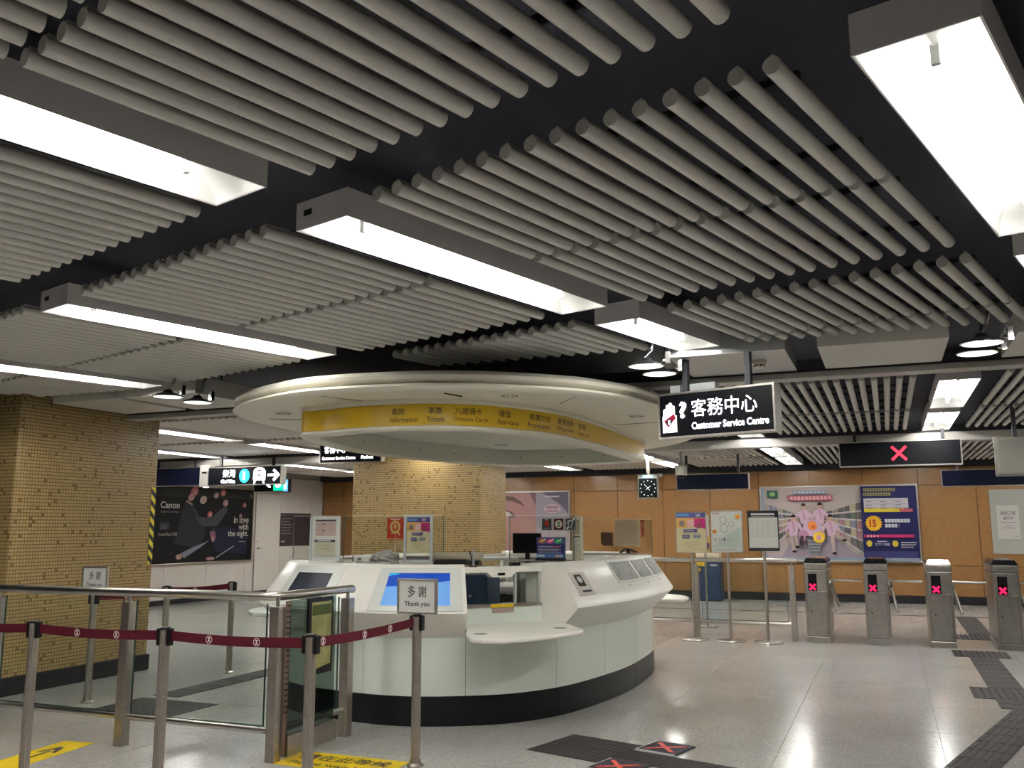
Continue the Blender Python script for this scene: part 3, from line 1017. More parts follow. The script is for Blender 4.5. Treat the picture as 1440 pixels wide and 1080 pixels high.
for zh, en, u, wz, we in (('\u67e5\u8a62', 'Information', 1.01, 0.10, 0.215), ('\u8eca\u7968', 'Tickets', 1.25, 0.105, 0.13), ('\u516b\u9054\u901a\u5361', 'Octopus Cards', 1.52, 0.215, 0.275), ('\u589e\u503c', 'Add-Value', 1.85, 0.125, 0.215), ('\u63a8\u5ee3\u9805\u76ee', 'Promotions', 2.20, 0.27, 0.28), ('\u7e73\u8cbb\u670d\u52d9', 'Bill payment', 2.60, 0.30, 0.33), ('\u67e5\u8a62', 'Notices', 2.98, 0.20, 0.28)):
    bt = MB()
    band_text(zh, u - (we - wz) / 2 + 0.01, 2.362, 0.052, wz, bt)
    band_text(en, u, 2.298, 0.040, we, bt)
    bt.build('band_caption', M_BANDTXT, band, fix=False)
# fittings under the canopy
def vent(x, y, r, name='speaker_grille'):
    b = MB().lathe([(r, 2.451 - 2.22), (r, 2.445 - 2.22), (r - 0.008, 2.444 - 2.22), (r - 0.01, 2.449 - 2.22)], (x - CX[0], y - CX[1]), 24)
    o = b.build(name, M_CANOPYIN, can, smooth=True)
    s = MB()
    for k in range(8):
        t = k * PI / 4
        cx, cy = x - CX[0] + 0.6 * r * math.cos(t), y - CX[1] + 0.6 * r * math.sin(t)
        s.lathe([(0.012, 2.4445 - 2.22), (0.012, 2.443 - 2.22)], (cx, cy), 8)
    s.build('grille_holes', M_WINE, o)['kind'] = 'stuff'
vent(-2.48, 6.32 - 0.3, 0.085)
vent(-4.71 + 0.1, 6.33 - 0.1, 0.075)
vent(-1.95, 7.6, 0.08)
b = MB().cyl((-2.86 - CX[0], 5.72 - CX[1], 2.446 - 2.22), (-2.82 - CX[0], 5.92 - CX[1], 2.446 - 2.22), 0.006, 8)
b.build('slot', M_BLACK, can)
for x0, y0, x1, y1 in ((-3.75, 5.50, -3.62, 5.86), (-4.95, 6.5, -4.55, 6.85), (-2.05, 6.25, -2.3, 6.6), (-1.72, 8.1, -2.3, 8.2)):
    MB().cyl((x0 - CX[0], y0 - CX[1], 2.4475 - 2.22), (x1 - CX[0], y1 - CX[1], 2.4495 - 2.22), 0.0025, 6).build('seam', M_WINE, can)
dc = MB().lathe([(0.06, 2.40 - 2.22), (0.06, 2.385 - 2.22), (0.045, 2.35 - 2.22), (0.02, 2.335 - 2.22)], (-2.90 - CX[0], 8.9 - CX[1]), 18)
dc.build('dome_camera', M_BLACKG, can, smooth=True)
for x, y in ((-3.2, 8.0), (-3.9, 9.2), (-3.5, 7.2)):
    MB().lathe([(0.07, 2.401 - 2.22), (0.07, 2.392 - 2.22), (0.055, 2.391 - 2.22)], (x - CX[0], y - CX[1]), 18).build('recessed_lamp', M_LGREY, can, smooth=True)
dots = MB()
for k in range(10):
    u = rg.L * (0.42 + 0.05 * k)
    p = rg.pt(u, -0.152)
    dots.lathe([(0.008, 0.085), (0.008, 0.101)], (p[0] - CX[0], p[1] - CX[1]), 8)
dots.build('screw_heads', M_WINE, can)['kind'] = 'stuff'
MB().cyl((0, 0, 0.37), (0, 0, 0.84), 0.5, 20).build('suspension_drum', M_RAIL, can)

# ================================================================== SERVICE COUNTER
BASE = [(-4.11, 6.43), (-3.8, 6.39), (-3.57, 6.40), (-3.41, 6.44), (-3.16, 6.55), (-2.88, 6.74), (-2.68, 6.98), (-2.51, 7.34), (-2.385, 7.92), (-2.325, 8.42), (-2.32, 8.95), (-2.36, 9.6), (-2.45, 10.0), (-2.7, 10.4), (-3.2, 10.75), (-3.8, 10.9), (-4.5, 10.7), (-5.0, 10.1), (-5.28, 9.3), (-5.34, 8.4), (-5.27, 7.6), (-5.1, 7.05), (-4.85, 6.72), (-4.5, 6.52)]
bs = Loop(BASE)
BL = bs.L
ct = thing('service_counter', 'rounded white customer service counter with pale glass panels and black plinth', 'counter', (-3.85, 8.6, 0))
CO = np.array([-3.85, 8.6, 0.0])
def lc(p):
    return tuple(np.array(p, float) - CO)
def sweep(u0, u1, prof, n=24):
    rings = []
    for i in range(n + 1):
        u = u0 + (u1 - u0) * i / n
        rings.append([lc((*bs.pt(u, o_), z_)) for o_, z_ in prof])
    return MB().loft(rings)
# plinth in sections
pj = [0.35, 1.9, 3.45, 5.0, 6.6, 8.3, 9.9, 11.3, 0.35 + BL]
for k in range(len(pj) - 1):
    sweep(pj[k] + 0.002, pj[k + 1] - 0.002, [(-0.05, 0.0), (0.0, 0.0), (0.0, 0.218), (-0.05, 0.218)], 18).build('plinth', M_PLINTH, ct, smooth=True)
# pale glass panels
gj = [0.22, 1.06, 1.88, 2.66, 3.55, 4.42, 5.2, 6.1, 7.0, 7.9, 8.8, 9.7, 10.55, 11.4, 0.22 + BL]
for k in range(len(gj) - 1):
    sweep(gj[k] + 0.002, gj[k + 1] - 0.002, [(-0.014, 0.222), (0.0, 0.222), (0.0, 0.70), (-0.014, 0.70)], 14).build('glass_panel', M_PGLASS, ct, smooth=True)
MB().loft([[lc((*bs.pt(BL * i / 120, o_), z_)) for o_, z_ in ((-0.06, 0.01), (-0.018, 0.01), (-0.018, 0.70), (-0.06, 0.70))] for i in range(120)], closed_path=True).build('carcass', M_GREY, ct)
# sloping consoles
CPROF = [(-0.36, 0.70), (-0.36, 1.185), (-0.33, 1.2), (-0.035, 1.215), (-0.012, 1.205), (0.214, 0.885), (0.222, 0.86), (0.205, 0.84), (0.01, 0.662), (-0.012, 0.655), (-0.02, 0.70)]
def console(u0, u1):
    n = max(6, int((u1 - u0) / 0.06))
    return sweep(u0, u1, CPROF, n).build('console', M_WHITE, ct, smooth=True)
W1, W2, W3, W4 = (1.05, 1.90), (4.56, 5.35), (7.2, 8.1), (10.20, 10.98)
console(W4[1], BL + W1[0])
console(W1[1], W2[0])
console(W2[1], W3[0])
console(W3[1], W4[0])
SB, ST = np.array([0.214, 0.885]), np.array([-0.012, 1.205])
def slope_pt(u, v, h):
    e = (ST - SB) / np.linalg.norm(ST - SB)
    nn = np.array([-e[1], e[0]]) if e[0] > 0 else np.array([e[1], -e[0]])
    if nn[0] < 0:
        nn = -nn
    v = (0.352 * v - 0.025) / 0.32
    q = SB + (ST - SB) * v + nn * h
    p = bs.pt(u, q[0])
    return lc((p[0], p[1], q[1]))
def slope_panel(u0, u1, v0, v1, h0, h1, n=8):
    rings = []
    for i in range(n + 1):
        u = u0 + (u1 - u0) * i / n
        rings.append([slope_pt(u, v0, h0), slope_pt(u, v0, h1), slope_pt(u, v1, h1), slope_pt(u, v1, h0)])
    return MB().loft(rings)
def slope_frame(u0, u1, v0, v1, bu, bv, h0, h1):
    b = slope_panel(u0, u1, v0, v0 + bv, h0, h1)
    for q in (slope_panel(u0, u1, v1 - bv, v1, h0, h1), slope_panel(u0, u0 + bu, v0 + bv, v1 - bv, h0, h1), slope_panel(u1 - bu, u1, v0 + bv, v1 - bv, h0, h1)):
        b.add(q.v, q.f)
    return b
M_BEZ = mat('screen_bezel', (0.70, 0.72, 0.68), 0.3)
M_SCRD = mat('dark_screen', (0.012, 0.016, 0.03), 0.4, spec=0.3)
M_SCRB = mat('blue_screen', (0.01, 0.04, 0.16), 0.2, emit=(0.004, 0.03, 0.26), estr=0.45)
M_SCRL = mat('light_blue_screen', (0.1, 0.2, 0.35), 0.2, emit=(0.08, 0.22, 0.52), estr=0.32)
M_SCRT = mat('teal_screen', (0.05, 0.3, 0.4), 0.2, emit=(0.01, 0.18, 0.36), estr=0.5)
sc1 = slope_frame(11.72, 12.34, 0.05, 0.93, 0.10, 0.15, -0.004, 0.006).build('screen_surround', M_BEZ, ct)
slope_panel(11.82, 12.24, 0.20, 0.78, -0.004, 0.003).build('dark_display', M_SCRD, sc1)
sc2 = slope_frame(0.38, 1.02, 0.04, 0.93, 0.085, 0.11, -0.004, 0.006).build('screen_surround', M_BEZ, ct)
scr = slope_panel(0.465, 0.935, 0.15, 0.82, -0.004, 0.003).build('blue_display', M_SCRL, sc2)
def slope_poly(pts, h):
    return MB().add([slope_pt(u, v, h) for u, v in pts], [tuple(range(len(pts)))])
up_ = [[slope_pt(0.465 + 0.47 * k / 10, v, 0.0045) for v in (0.54 + 0.12 * (k / 10) ** 1.5, 0.82)] for k in range(11)]
ob = MB().loft(up_, closed_ring=False, caps=False)
ob.build('screen_band', M_SCRB, sc2)
slope_poly([(0.468, 0.76), (0.54, 0.79), (0.55, 0.815), (0.468, 0.815)], 0.0055).build('screen_corner', M_SCRT, sc2, fix=False)
# card reader plate on the right-hand console
cr = slope_panel(1.985, 2.20, 0.24, 0.76, -0.004, 0.006, 3).build('card_reader', mat('reader_plate', (0.62, 0.57, 0.52), 0.35), ct, bevel=0.002)
slope_panel(2.03, 2.13, 0.44, 0.70, 0.006, 0.008, 2).build('pictogram', M_BLACK, cr)
slope_poly([(2.08 + 0.032 * math.cos(t), 0.585 + 0.075 * math.sin(t)) for t in [k * PI / 8 for k in range(16)]], 0.0086).build('card_symbol', M_PAPER, cr, fix=False)
slope_panel(2.04, 2.16, 0.31, 0.35, 0.006, 0.008, 2).build('card_slot', M_BLACK, cr)
# three grey panes in the right-hand console
pf = slope_frame(2.72, 4.46, 0.42, 0.97, 0.03, 0.05, -0.004, 0.007).build('pane_frame', M_BEZ, ct)
M_PANE = mat('brochure_pane', (0.17, 0.18, 0.165), 0.5, noise=(22, 0.45))
for u in (2.77, 3.33, 3.90):
    slope_panel(u, u + 0.50, 0.48, 0.92, -0.004, 0.004, 4).build('grey_pane', M_PANE, pf)
for u in (2.9, 3.45, 4.0):
    slope_panel(u, u + 0.025, 0.33, 0.36, -0.002, 0.004, 1).build('lock_button', M_LGREY, pf)
# service windows (opening between consoles)
def chord(u0, u1, off):
    a_, b_ = bs.pt(u0, off), bs.pt(u1, off)
    d = b_ - a_
    L = np.linalg.norm(d)
    d = d / L
    return a_, d, np.array([d[1], -d[0]]), L
def service_window(u0, u1, detail=True):
    a_, d, n_, L = chord(u0, u1, -0.20)
    def pt(x, y, z):
        q = a_ + d * x + n_ * y
        return lc((q[0], q[1], z))
    def bx(mb, x0, x1, y0, y1, z0, z1):
        vs = [pt(*q) for q in ((x0, y0, z0), (x1, y0, z0), (x1, y1, z0), (x0, y1, z0), (x0, y0, z1), (x1, y0, z1), (x1, y1, z1), (x0, y1, z1))]
        mb.add(vs, [(0, 3, 2, 1), (4, 5, 6, 7), (0, 1, 5, 4), (1, 2, 6, 5), (2, 3, 7, 6), (3, 0, 4, 7)])
        return mb
    def poly(pts, y0, y1):
        n = len(pts)
        mb = MB()
        mb.add([pt(x, y0, z) for x, z in pts] + [pt(x, y1, z) for x, z in pts], [(i, (i + 1) % n, n + (i + 1) % n, n + i) for i in range(n)] + [tuple(range(n)), tuple(range(2 * n - 1, n - 1, -1))])
        return mb
    bx(MB(), 0.0, L, 0.02, 0.035, 0.70, 0.862).build('window_apron', M_PGLASS, ct)
    sill = bx(MB(), 0.0, L, -0.06, 0.045, 0.862, 0.885).build('window_sill', M_STEEL, ct)
    m = L * 0.42
    top = [(0, 1.185), (0, 1.14), (m - 0.10, 1.14), (m - 0.05, 1.10), (m + 0.12, 1.10), (m + 0.17, 1.14), (L, 1.14), (L, 1.185)]
    tr_ = poly(top, -0.03, 0.05).build('window_head', M_WHITE, ct)
    bx(MB(), m - 0.002, m + 0.06, 0.05, 0.056, 1.115, 1.135).build('intercom', M_BLACK, tr_)
    bx(MB(), 0.0, L, 0.0, 0.006, 0.885, 1.14).build('window_pane', M_ACRYL, ct)
    for x0_, x1_ in ((L - 0.02, L), (L * 0.66, L * 0.66 + 0.016), (0, 0.02)):
        bx(MB(), x0_, x1_, -0.01, 0.018, 0.885, 1.14).build('window_mullion', M_LGREY, ct)
    bx(MB(), 0.0, L, -0.50, -0.03, 1.12, 1.15).build('inner_ledge', M_LGREY, ct)
    if detail:
        bx(MB(), L * 0.33, L * 0.62, 0.046, 0.05, 0.860, 0.885).build('yellow_label', M_YST, sill)
        bx(MB(), L * 0.35, L * 0.63, 0.036, 0.042, 0.815, 0.858).build('coin_tray', mat('tray_brown', (0.42, 0.33, 0.29), 0.3), ct)
    return pt
wpt = service_window(*W1)
for w in (W2, W3, W4):
    service_window(*w, detail=False)
def shelf(poly, z, holes=()):
    s_ = MB().prism([(x - CO[0], y - CO[1]) for x, y in poly], z - 0.032, z).build('shelf', M_WHITE, ct, bevel=0.01)
    for hx, hy in holes:
        MB().lathe([(0.055, z - 0.001), (0.05, z + 0.0015)], (hx - CO[0], hy - CO[1]), 18).build('grommet', M_GREY, s_)
shelf([(-3.20, 6.75), (-3.05, 6.52), (-2.93, 6.24), (-2.76, 5.96), (-2.66, 5.93), (-2.52, 6.0), (-2.40, 6.12), (-2.27, 6.38), (-2.17, 6.68), (-2.20, 6.80), (-2.42, 7.12), (-2.72, 7.40)], 0.735, ((-2.80, 6.22), (-2.39, 6.80)))
def auto_shelf(u0, u1, dep, z):
    p_ = [bs.pt(u0 + (u1 - u0) * i / 8, -0.2) for i in range(9)]
    q_ = [bs.pt(u0 + (u1 - u0) * i / 8, dep * (0.65 + 0.35 * math.sin(PI * i / 8))) for i in range(9)]
    shelf([tuple(x) for x in p_] + [tuple(x) for x in q_[::-1]], z)
auto_shelf(W2[0], W2[1], 0.46, 0.735)
auto_shelf(W4[0] - 0.05, W4[1] + 0.02, 0.52, 0.735)
auto_shelf(W3[0], W3[1], 0.5, 0.735)
# inner worktop running round the inside
MB().loft([[lc((*bs.pt(BL * i / 90, o_), z_)) for o_, z_ in ((-0.75, 0.74), (-0.37, 0.74), (-0.37, 0.775), (-0.75, 0.775))] for i in range(90)], closed_path=True).build('inner_worktop', mat('worktop_grey', (0.34, 0.33, 0.31), 0.4), ct)

# ---- things inside and on the counter
bx_ = thing('cabinet', 'blue cabinet seen through the front service window', 'cabinet', (-3.55, 7.75, 0.775))
M_BLUEC = mat('blue_cabinet', (0.02, 0.065, 0.16), 0.4)
B(-0.19, 0.19, -0.15, 0.15, 0, 0.31).build('body', M_BLUEC, bx_, bevel=0.006)
B(-0.005, 0.185, -0.158, -0.15, 0.01, 0.30).build('door', M_BLUEC, bx_)
MB().cyl((0.03, -0.17, 0.12), (0.03, -0.158, 0.12), 0.014, 10).build('knob', M_STEEL, bx_)
B(-0.16, -0.08, -0.153, -0.15, 0.09, 0.15).build('label_plate', M_LGREY, bx_)
rd = thing('round_table', 'round grey-topped table seen through the service window', 'table', (-3.50, 8.70, -0.05))
MB().lathe([(0.42, 0.93), (0.43, 0.94), (0.43, 0.975), (0.42, 0.985)], (0, 0), 32).build('tabletop', mat('desk_top', (0.66, 0.60, 0.57), 0.3), rd, smooth=True)
MB().lathe([(0.05, 0.07), (0.04, 0.5), (0.05, 0.93)], (0, 0), 14).build('pedestal', M_BLACK, rd, smooth=True)
MB().lathe([(0.25, 0.05), (0.24, 0.07), (0.06, 0.08)], (0, 0), 20).build('foot', M_BLACK, rd, smooth=True)
cb = thing('document_cabinet', 'pale grey cabinet behind the right end of the service window', 'cabinet', (-3.02, 7.92, 0.775))
B(-0.14, 0.14, -0.12, 0.12, 0, 0.33).build('body', M_LGREY, cb, bevel=0.006)
B(-0.135, -0.10, -0.13, -0.12, 0.02, 0.31).build('edge_strip', M_GREY, cb)
MB().cyl((-0.06, -0.135, 0.25), (-0.06, -0.12, 0.25), 0.02, 12).build('lock', M_STEEL, cb)

TOPZ = 1.2135
def stand_sheet(parent, w, h, pages, z0, m_frame, d=0.03, y=0.0):
    pass
# left document stand with two pages
s1 = thing('document_stand', 'grey document stand with two printed pages on the counter top', 'document stand', (-4.47, 6.70, TOPZ), math.radians(4))
B(-0.135, 0.135, -0.012, 0.012, 0.0, 0.39).build('board', M_LGREY, s1, bevel=0.004)
B(-0.135, 0.135, -0.05, 0.06, 0.0, 0.012).build('foot', M_LGREY, s1)
B(-0.15, -0.135, -0.02, 0.05, 0.0, 0.38).build('side_fin', mat('acryl_edge', (0.45, 0.5, 0.5), 0.2), s1)
a = Art(-0.0125)
a.rect(-0.10, 0.22, 0.10, 0.36, P(0.66, 0.52, 0.46)).rect(-0.10, 0.345, 0.10, 0.36, M_INK)
a.lines(-0.09, 0.0, 0.335, 8, 0.014, 0.004, P(0.45, 0.33, 0.30)).lines(0.02, 0.09, 0.335, 6, 0.018, 0.003, P(0.45, 0.33, 0.30))
a.rect(-0.03, 0.262, 0.0, 0.27, M_INK).rect(-0.03, 0.318, 0.01, 0.324, M_INK)
a.rect(-0.10, 0.06, 0.10, 0.185, P(0.62, 0.60, 0.44)).rect(-0.10, 0.17, 0.10, 0.19, M_INK).rect(-0.07, 0.176, 0.06, 0.184, M_PAPER)
a.lines(-0.09, 0.06, 0.145, 2, 0.03, 0.004, P(0.4, 0.38, 0.28)).lines(0.0, 0.09, 0.118, 2, 0.02, 0.003, P(0.4, 0.38, 0.28))
a.build('pages', s1)
def octopus_poster(a, w, h):
    """colourful leaflet: blue-orange-pink head, cream lower part with dark cards"""
    a.rect(-w / 2, -h / 2, w / 2, h / 2, P(0.66, 0.60, 0.36))
    a.rect(-w / 2, h * 0.12, w / 2, h / 2, P(0.75, 0.42, 0.10))
    a.rect(w * 0.12, h * 0.08, w / 2, h * 0.35, P(0.50, 0.03, 0.17))
    a.rect(-w / 2, h * 0.37, w / 2, h / 2, P(0.10, 0.09, 0.30)).rect(-w / 2, h * 0.40, -w * 0.05, h * 0.47, P(0.12, 0.32, 0.58))
    a.text('W', w * 0.25, h * 0.43, h * 0.09, M_PAPER, bold=0.0)
    a.ell(0, h * 0.06, w * 0.5, h * 0.07, P(0.66, 0.60, 0.36), 24)
    a.rect(-w * 0.14, h * 0.14, w * 0.12, h * 0.33, P(0.78, 0.40, 0.36))
    for k in range(3):
        a.rect(-w * 0.11, h * (0.16 + 0.055 * k), w * 0.10, h * (0.19 + 0.055 * k), P(0.82, 0.66, 0.60))
    a.rect(-w * 0.38, h * 0.16, -w * 0.22, h * 0.29, P(0.22, 0.18, 0.20))
    a.poly([(w * 0.2, h * 0.1), (w * 0.34, h * 0.1), (w * 0.36, h * 0.22), (w * 0.28, h * 0.28), (w * 0.22, h * 0.2)], P(0.25, 0.08, 0.10))
    a.poly([(-w * 0.25, -h * 0.0), (w * 0.2, 0.0), (w * 0.22, h * 0.085), (-w * 0.25, h * 0.075)], P(0.10, 0.09, 0.26))
    a.rect(-w * 0.2, h * 0.03, w * 0.1, h * 0.05, P(0.55, 0.5, 0.6))
    a.rect(-w * 0.3, -h * 0.15, -w * 0.05, -h * 0.06, P(0.09, 0.09, 0.25)).rect(w * 0.08, -h * 0.14, w * 0.32, -h * 0.06, P(0.13, 0.20, 0.30))
    a.rect(-w * 0.27, -h * 0.11, -w * 0.1, -h * 0.09, P(0.5, 0.45, 0.5)).rect(w * 0.12, -h * 0.1, w * 0.28, -h * 0.085, P(0.55, 0.6, 0.55))
    for k in range(4):
        a.rect(-w * 0.22, -h * (0.24 + 0.03 * k), w * (0.28 - 0.06 * (k % 2)), -h * (0.25 + 0.03 * k), P(0.48, 0.43, 0.26))
    a.rect(-w * 0.1, -h * 0.37, 0.0, -h * 0.36, M_INK).rect(0.0, -h * 0.44, w * 0.45, -h * 0.43, P(0.48, 0.43, 0.26))
s2 = thing('leaflet_stand', 'clear acrylic stand with a colourful card leaflet, middle of the front counter', 'leaflet stand', (-3.70, 6.93, TOPZ), math.radians(2))
B(-0.135, 0.135, 0.0, 0.006, 0.0, 0.40).build('back_sheet', M_ACRYL, s2)
frame_mb(0.27, 0.40, 0.022, 0.012, 0.0).build('frame', mat('frame_grey', (0.42, 0.46, 0.47), 0.3), s2, loc=(0, 0, 0.20))
B(-0.135, 0.135, -0.02, 0.07, 0.0, 0.008).build('foot', M_LGREY, s2)
a = Art(-0.004)
octopus_poster(a, 0.215, 0.30)
a.build('leaflet', s2, loc=(0, 0, 0.225))
B(-0.11, 0.11, -0.01, 0.0, 0.02, 0.05).build('name_strip', P(0.16, 0.14, 0.14), s2)
q = thing('quality_card', 'red card with a gold Q emblem on a thin stem', 'sign', (-4.02, 7.1, TOPZ - 0.02), 0)
MB().cyl((0, 0, 0), (0, 0, 0.25), 0.005, 8).lathe([(0.04, 0), (0.04, 0.008), (0.01, 0.012)], (0, 0), 14).build('stem', M_STEELD, q)
B(-0.082, 0.082, -0.004, 0.004, 0.205, 0.395).build('card', P(0.50, 0.055, 0.03), q)
a = Art(-0.0045)
GOLD = P(0.62, 0.42, 0.14)
a.ell(0, 0.315, 0.052, 0.058, GOLD, 26).ell(0, 0.315, 0.03, 0.036, P(0.50, 0.055, 0.03), 22).ell(0, 0.32, 0.014, 0.024, GOLD, 12)
a.bar((0.01, 0.285), (0.05, 0.245), 0.016, GOLD).rect(-0.04, 0.255, 0.015, 0.264, GOLD).rect(-0.05, 0.378, 0.05, 0.386, P(0.75, 0.55, 0.5)).rect(-0.07, 0.21, 0.07, 0.216, GOLD)
a.build('emblem', q)
def screen(label, w, h, loc, rz=0):
    t = thing('acrylic_screen', label, 'screen', loc, rz)
    B(-w / 2, w / 2, -0.004, 0.004, 0.0, h).build('sheet', M_ACRYL, t)
    for ex_ in (-w / 2, w / 2 - 0.006):
        B(ex_, ex_ + 0.006, -0.0045, 0.0045, 0, h).build('edge', mat('acrylic_edge', (0.10, 0.14, 0.12), 0.2), t)
    B(-w / 2, w / 2, -0.0045, 0.0045, h - 0.004, h).build('top_edge', mat('acrylic_top', (0.5, 0.52, 0.48), 0.2), t)
    MB().box(-w / 2, w / 2, -0.015, 0.015, 0.0, 0.016).build('clamp', M_STEELD, t)
    return t
screen('clear acrylic screen behind the red quality card', 1.05, 0.40, (-4.22, 7.40, TOPZ))
sL = screen('clear acrylic screen at the left end of the counter', 0.30, 0.40, (-4.96, 7.16, TOPZ), math.radians(20))
a = Art(-0.005)
a.rect(0.03, 0.24, 0.14, 0.38, M_PAPER).rect(0.045, 0.27, 0.125, 0.35, P(0.30, 0.24, 0.24)).rect(0.045, 0.255, 0.125, 0.262, P(0.3, 0.2, 0.2))
a.build('notice', sL)
sM = screen('clear acrylic screen carrying three square stickers', 0.62, 0.41, (-2.89, 7.745, TOPZ - 0.012))
for k, x in enumerate((0.055, 0.168, 0.28)):
    a = Art(-0.005)
    a.rect(x - 0.052, 0.27, x + 0.052, 0.385, P(0.45, 0.45, 0.44)).rect(x - 0.045, 0.278, x + 0.045, 0.377, (M_INK, P(0.12, 0.015, 0.015), M_INK)[k])
    if k == 0:
        a.ell(x, 0.335, 0.024, 0.022, P(0.62, 0.06, 0.02), 16).rect(x - 0.03, 0.288, x + 0.03, 0.296, P(0.3, 0.3, 0.28)).rect(x - 0.015, 0.364, x + 0.015, 0.371, P(0.6, 0.5, 0.4))
    elif k == 1:
        a.ell(x, 0.328, 0.034, 0.036, P(0.70, 0.66, 0.50), 22).text('2', x, 0.328, 0.045, P(0.05, 0.22, 0.04), bold=0.04)
    else:
        a.ell(x - 0.004, 0.34, 0.028, 0.026, P(0.55, 0.57, 0.57), 16).ell(x + 0.0, 0.332, 0.016, 0.02, M_INK, 12)
        a.bar((x - 0.035, 0.285), (x - 0.015, 0.305), 0.015, M_PAPER).bar((x + 0.02, 0.36), (x + 0.04, 0.38), 0.015, M_PAPER).bar((x + 0.012, 0.33), (x + 0.004, 0.29), 0.01, P(0.55, 0.57, 0.57)).text('2', x + 0.034, 0.292, 0.014, M_PAPER)
    a.build('sticker', sM)
bp_ = thing('leaflet_holder', 'blue advertisement holder with three coloured card symbols beside the service window', 'leaflet holder', (-2.76, 7.62, TOPZ + 0.002), math.radians(4))
B(-0.125, 0.125, 0.0, 0.05, 0.0, 0.20).build('holder', P(0.05, 0.08, 0.22), bp_, bevel=0.003)
B(-0.128, 0.128, -0.03, 0.055, -0.002, 0.02).build('base', M_BLACK, bp_)
a = Art(-0.001)
a.rect(-0.125, 0.005, 0.125, 0.20, P(0.025, 0.03, 0.15)).rect(-0.125, 0.14, 0.125, 0.20, P(0.09, 0.10, 0.28)).rect(-0.125, 0.018, 0.125, 0.06, P(0.10, 0.22, 0.52))
for x, c in ((-0.075, P(0.62, 0.22, 0.03)), (0.0, P(0.72, 0.06, 0.22)), (0.072, P(0.02, 0.45, 0.08))):
    a.ell(x, 0.168, 0.033, 0.022, c, 14).bar((x - 0.01, 0.162), (x + 0.035, 0.186), 0.008, M_PAPER)
for k, v in enumerate((0.125, 0.112, 0.098, 0.086, 0.074)):
    a.rect(-0.11, v - 0.005, 0.10 - 0.02 * (k % 2), v, P(0.45, 0.40, 0.55) if k % 2 else P(0.65, 0.60, 0.66))
a.rect(0.03, 0.118, 0.09, 0.126, P(0.6, 0.1, 0.1)).rect(-0.115, 0.03, -0.05, 0.05, P(0.6, 0.68, 0.75)).ell(0.065, 0.038, 0.02, 0.012, P(0.75, 0.40, 0.2), 10).rect(0.085, 0.03, 0.115, 0.046, P(0.5, 0.6, 0.7))
a.build('advert', bp_)
pp = thing('display_post', 'slim cream leaflet post standing beside the blue advertisement holder', 'display post', (-2.565, 7.80, TOPZ), math.radians(-4))
B(-0.045, 0.045, -0.025, 0.025, 0.0, 0.385).build('post', mat('post_cream', (0.56, 0.55, 0.42), 0.4), pp, bevel=0.004)
Art(-0.0255).rect(-0.03, 0.345, 0.03, 0.353, M_INK).rect(-0.03, 0.20, 0.03, 0.212, P(0.2, 0.16, 0.1)).rect(-0.03, 0.225, 0.03, 0.34, P(0.58, 0.47, 0.32)).lines(-0.03, 0.03, 0.18, 6, 0.02, 0.003, P(0.42, 0.42, 0.32)).build('print', pp)
sR = screen('clear acrylic screen at the right end with a price list taped on', 0.80, 0.37, (-2.68, 9.40, TOPZ))
a = Art(-0.005)
a.rect(0.0, 0.09, 0.275, 0.36, mat('price_paper', (0.66, 0.54, 0.37), 0.6))
for k in range(9):
    a.rect(0.01, 0.12 + 0.025 * k, 0.265, 0.1225 + 0.025 * k, P(0.40, 0.31, 0.20))
for k in range(5):
    a.rect(0.04 + 0.045 * k, 0.12, 0.042 + 0.045 * k, 0.35, P(0.42, 0.33, 0.22))
a.build('price_list', sR)
Art(-0.005).poly([(-0.15, 0.12), (-0.13, 0.095), (-0.02, 0.095), (-0.02, 0.235), (-0.15, 0.235)], P(0.16, 0.10, 0.065)).build('brown_patch', sR)
Art(-0.005).rect(0.285, 0.19, 0.32, 0.36, P(0.55, 0.12, 0.07)).rect(0.292, 0.21, 0.312, 0.24, P(0.7, 0.3, 0.2)).rect(0.292, 0.29, 0.312, 0.33, P(0.7, 0.35, 0.25)).build('red_tag', sR)
B(0.345, 0.395, -0.02, 0.02, 0.0, 0.37).build('end_post', M_GLASS, sR)
tl = thing('tape_dispenser', 'dark tangle of a tape dispenser behind the price list', 'tape dispenser', (-2.60, 9.62, TOPZ))
MB().lathe([(0.05, 0.0), (0.05, 0.012), (0.02, 0.02), (0.02, 0.05)], (0, 0), 14).build('base', M_BLACK, tl)
MB().pipe([(-0.09, 0, 0.01), (-0.03, 0, 0.06), (0.02, 0, 0.05), (0.10, 0, 0.02)], 0.012).build('arm', M_WINE, tl, smooth=True)
mn = thing('monitor', 'black flat monitor turned towards the hall behind the service window', 'monitor', (-3.10, 7.93, 1.15), math.radians(6))
B(-0.135, 0.135, -0.02, 0.02, 0.115, 0.30).build('panel', M_BLACK, mn, bevel=0.006)
Art(-0.0205).rect(-0.125, 0.13, 0.125, 0.29, M_BLACKG).build('screen', mn)
B(-0.02, 0.02, 0.0, 0.025, 0.01, 0.13).build('neck', M_BLACK, mn)
B(-0.09, 0.09, -0.06, 0.07, 0.0, 0.012).build('foot', M_BLACK, mn, bevel=0.003)
B(-0.10, 0.15, 0.05, 0.09, 0.0, 0.075).build('cable_box', M_GREY, mn)
pr_ = thing('card_printer', 'small white printer with a black end on the ledge before the monitor', 'printer', (-2.93, 7.45, 1.15), math.radians(40))
B(-0.06, 0.14, -0.05, 0.06, 0.0, 0.045).build('body', M_PAPER, pr_, bevel=0.004)
B(-0.13, -0.06, -0.05, 0.06, 0.0, 0.055).build('end_block', M_BLACK, pr_, bevel=0.004)
B(-0.14, 0.14, -0.055, 0.065, -0.002, 0.008).build('base', M_BLACK, pr_)
mk = thing('microphone', 'thin dark gooseneck microphone at the left end of the service window', 'microphone', (-3.14, 6.83, 1.185))
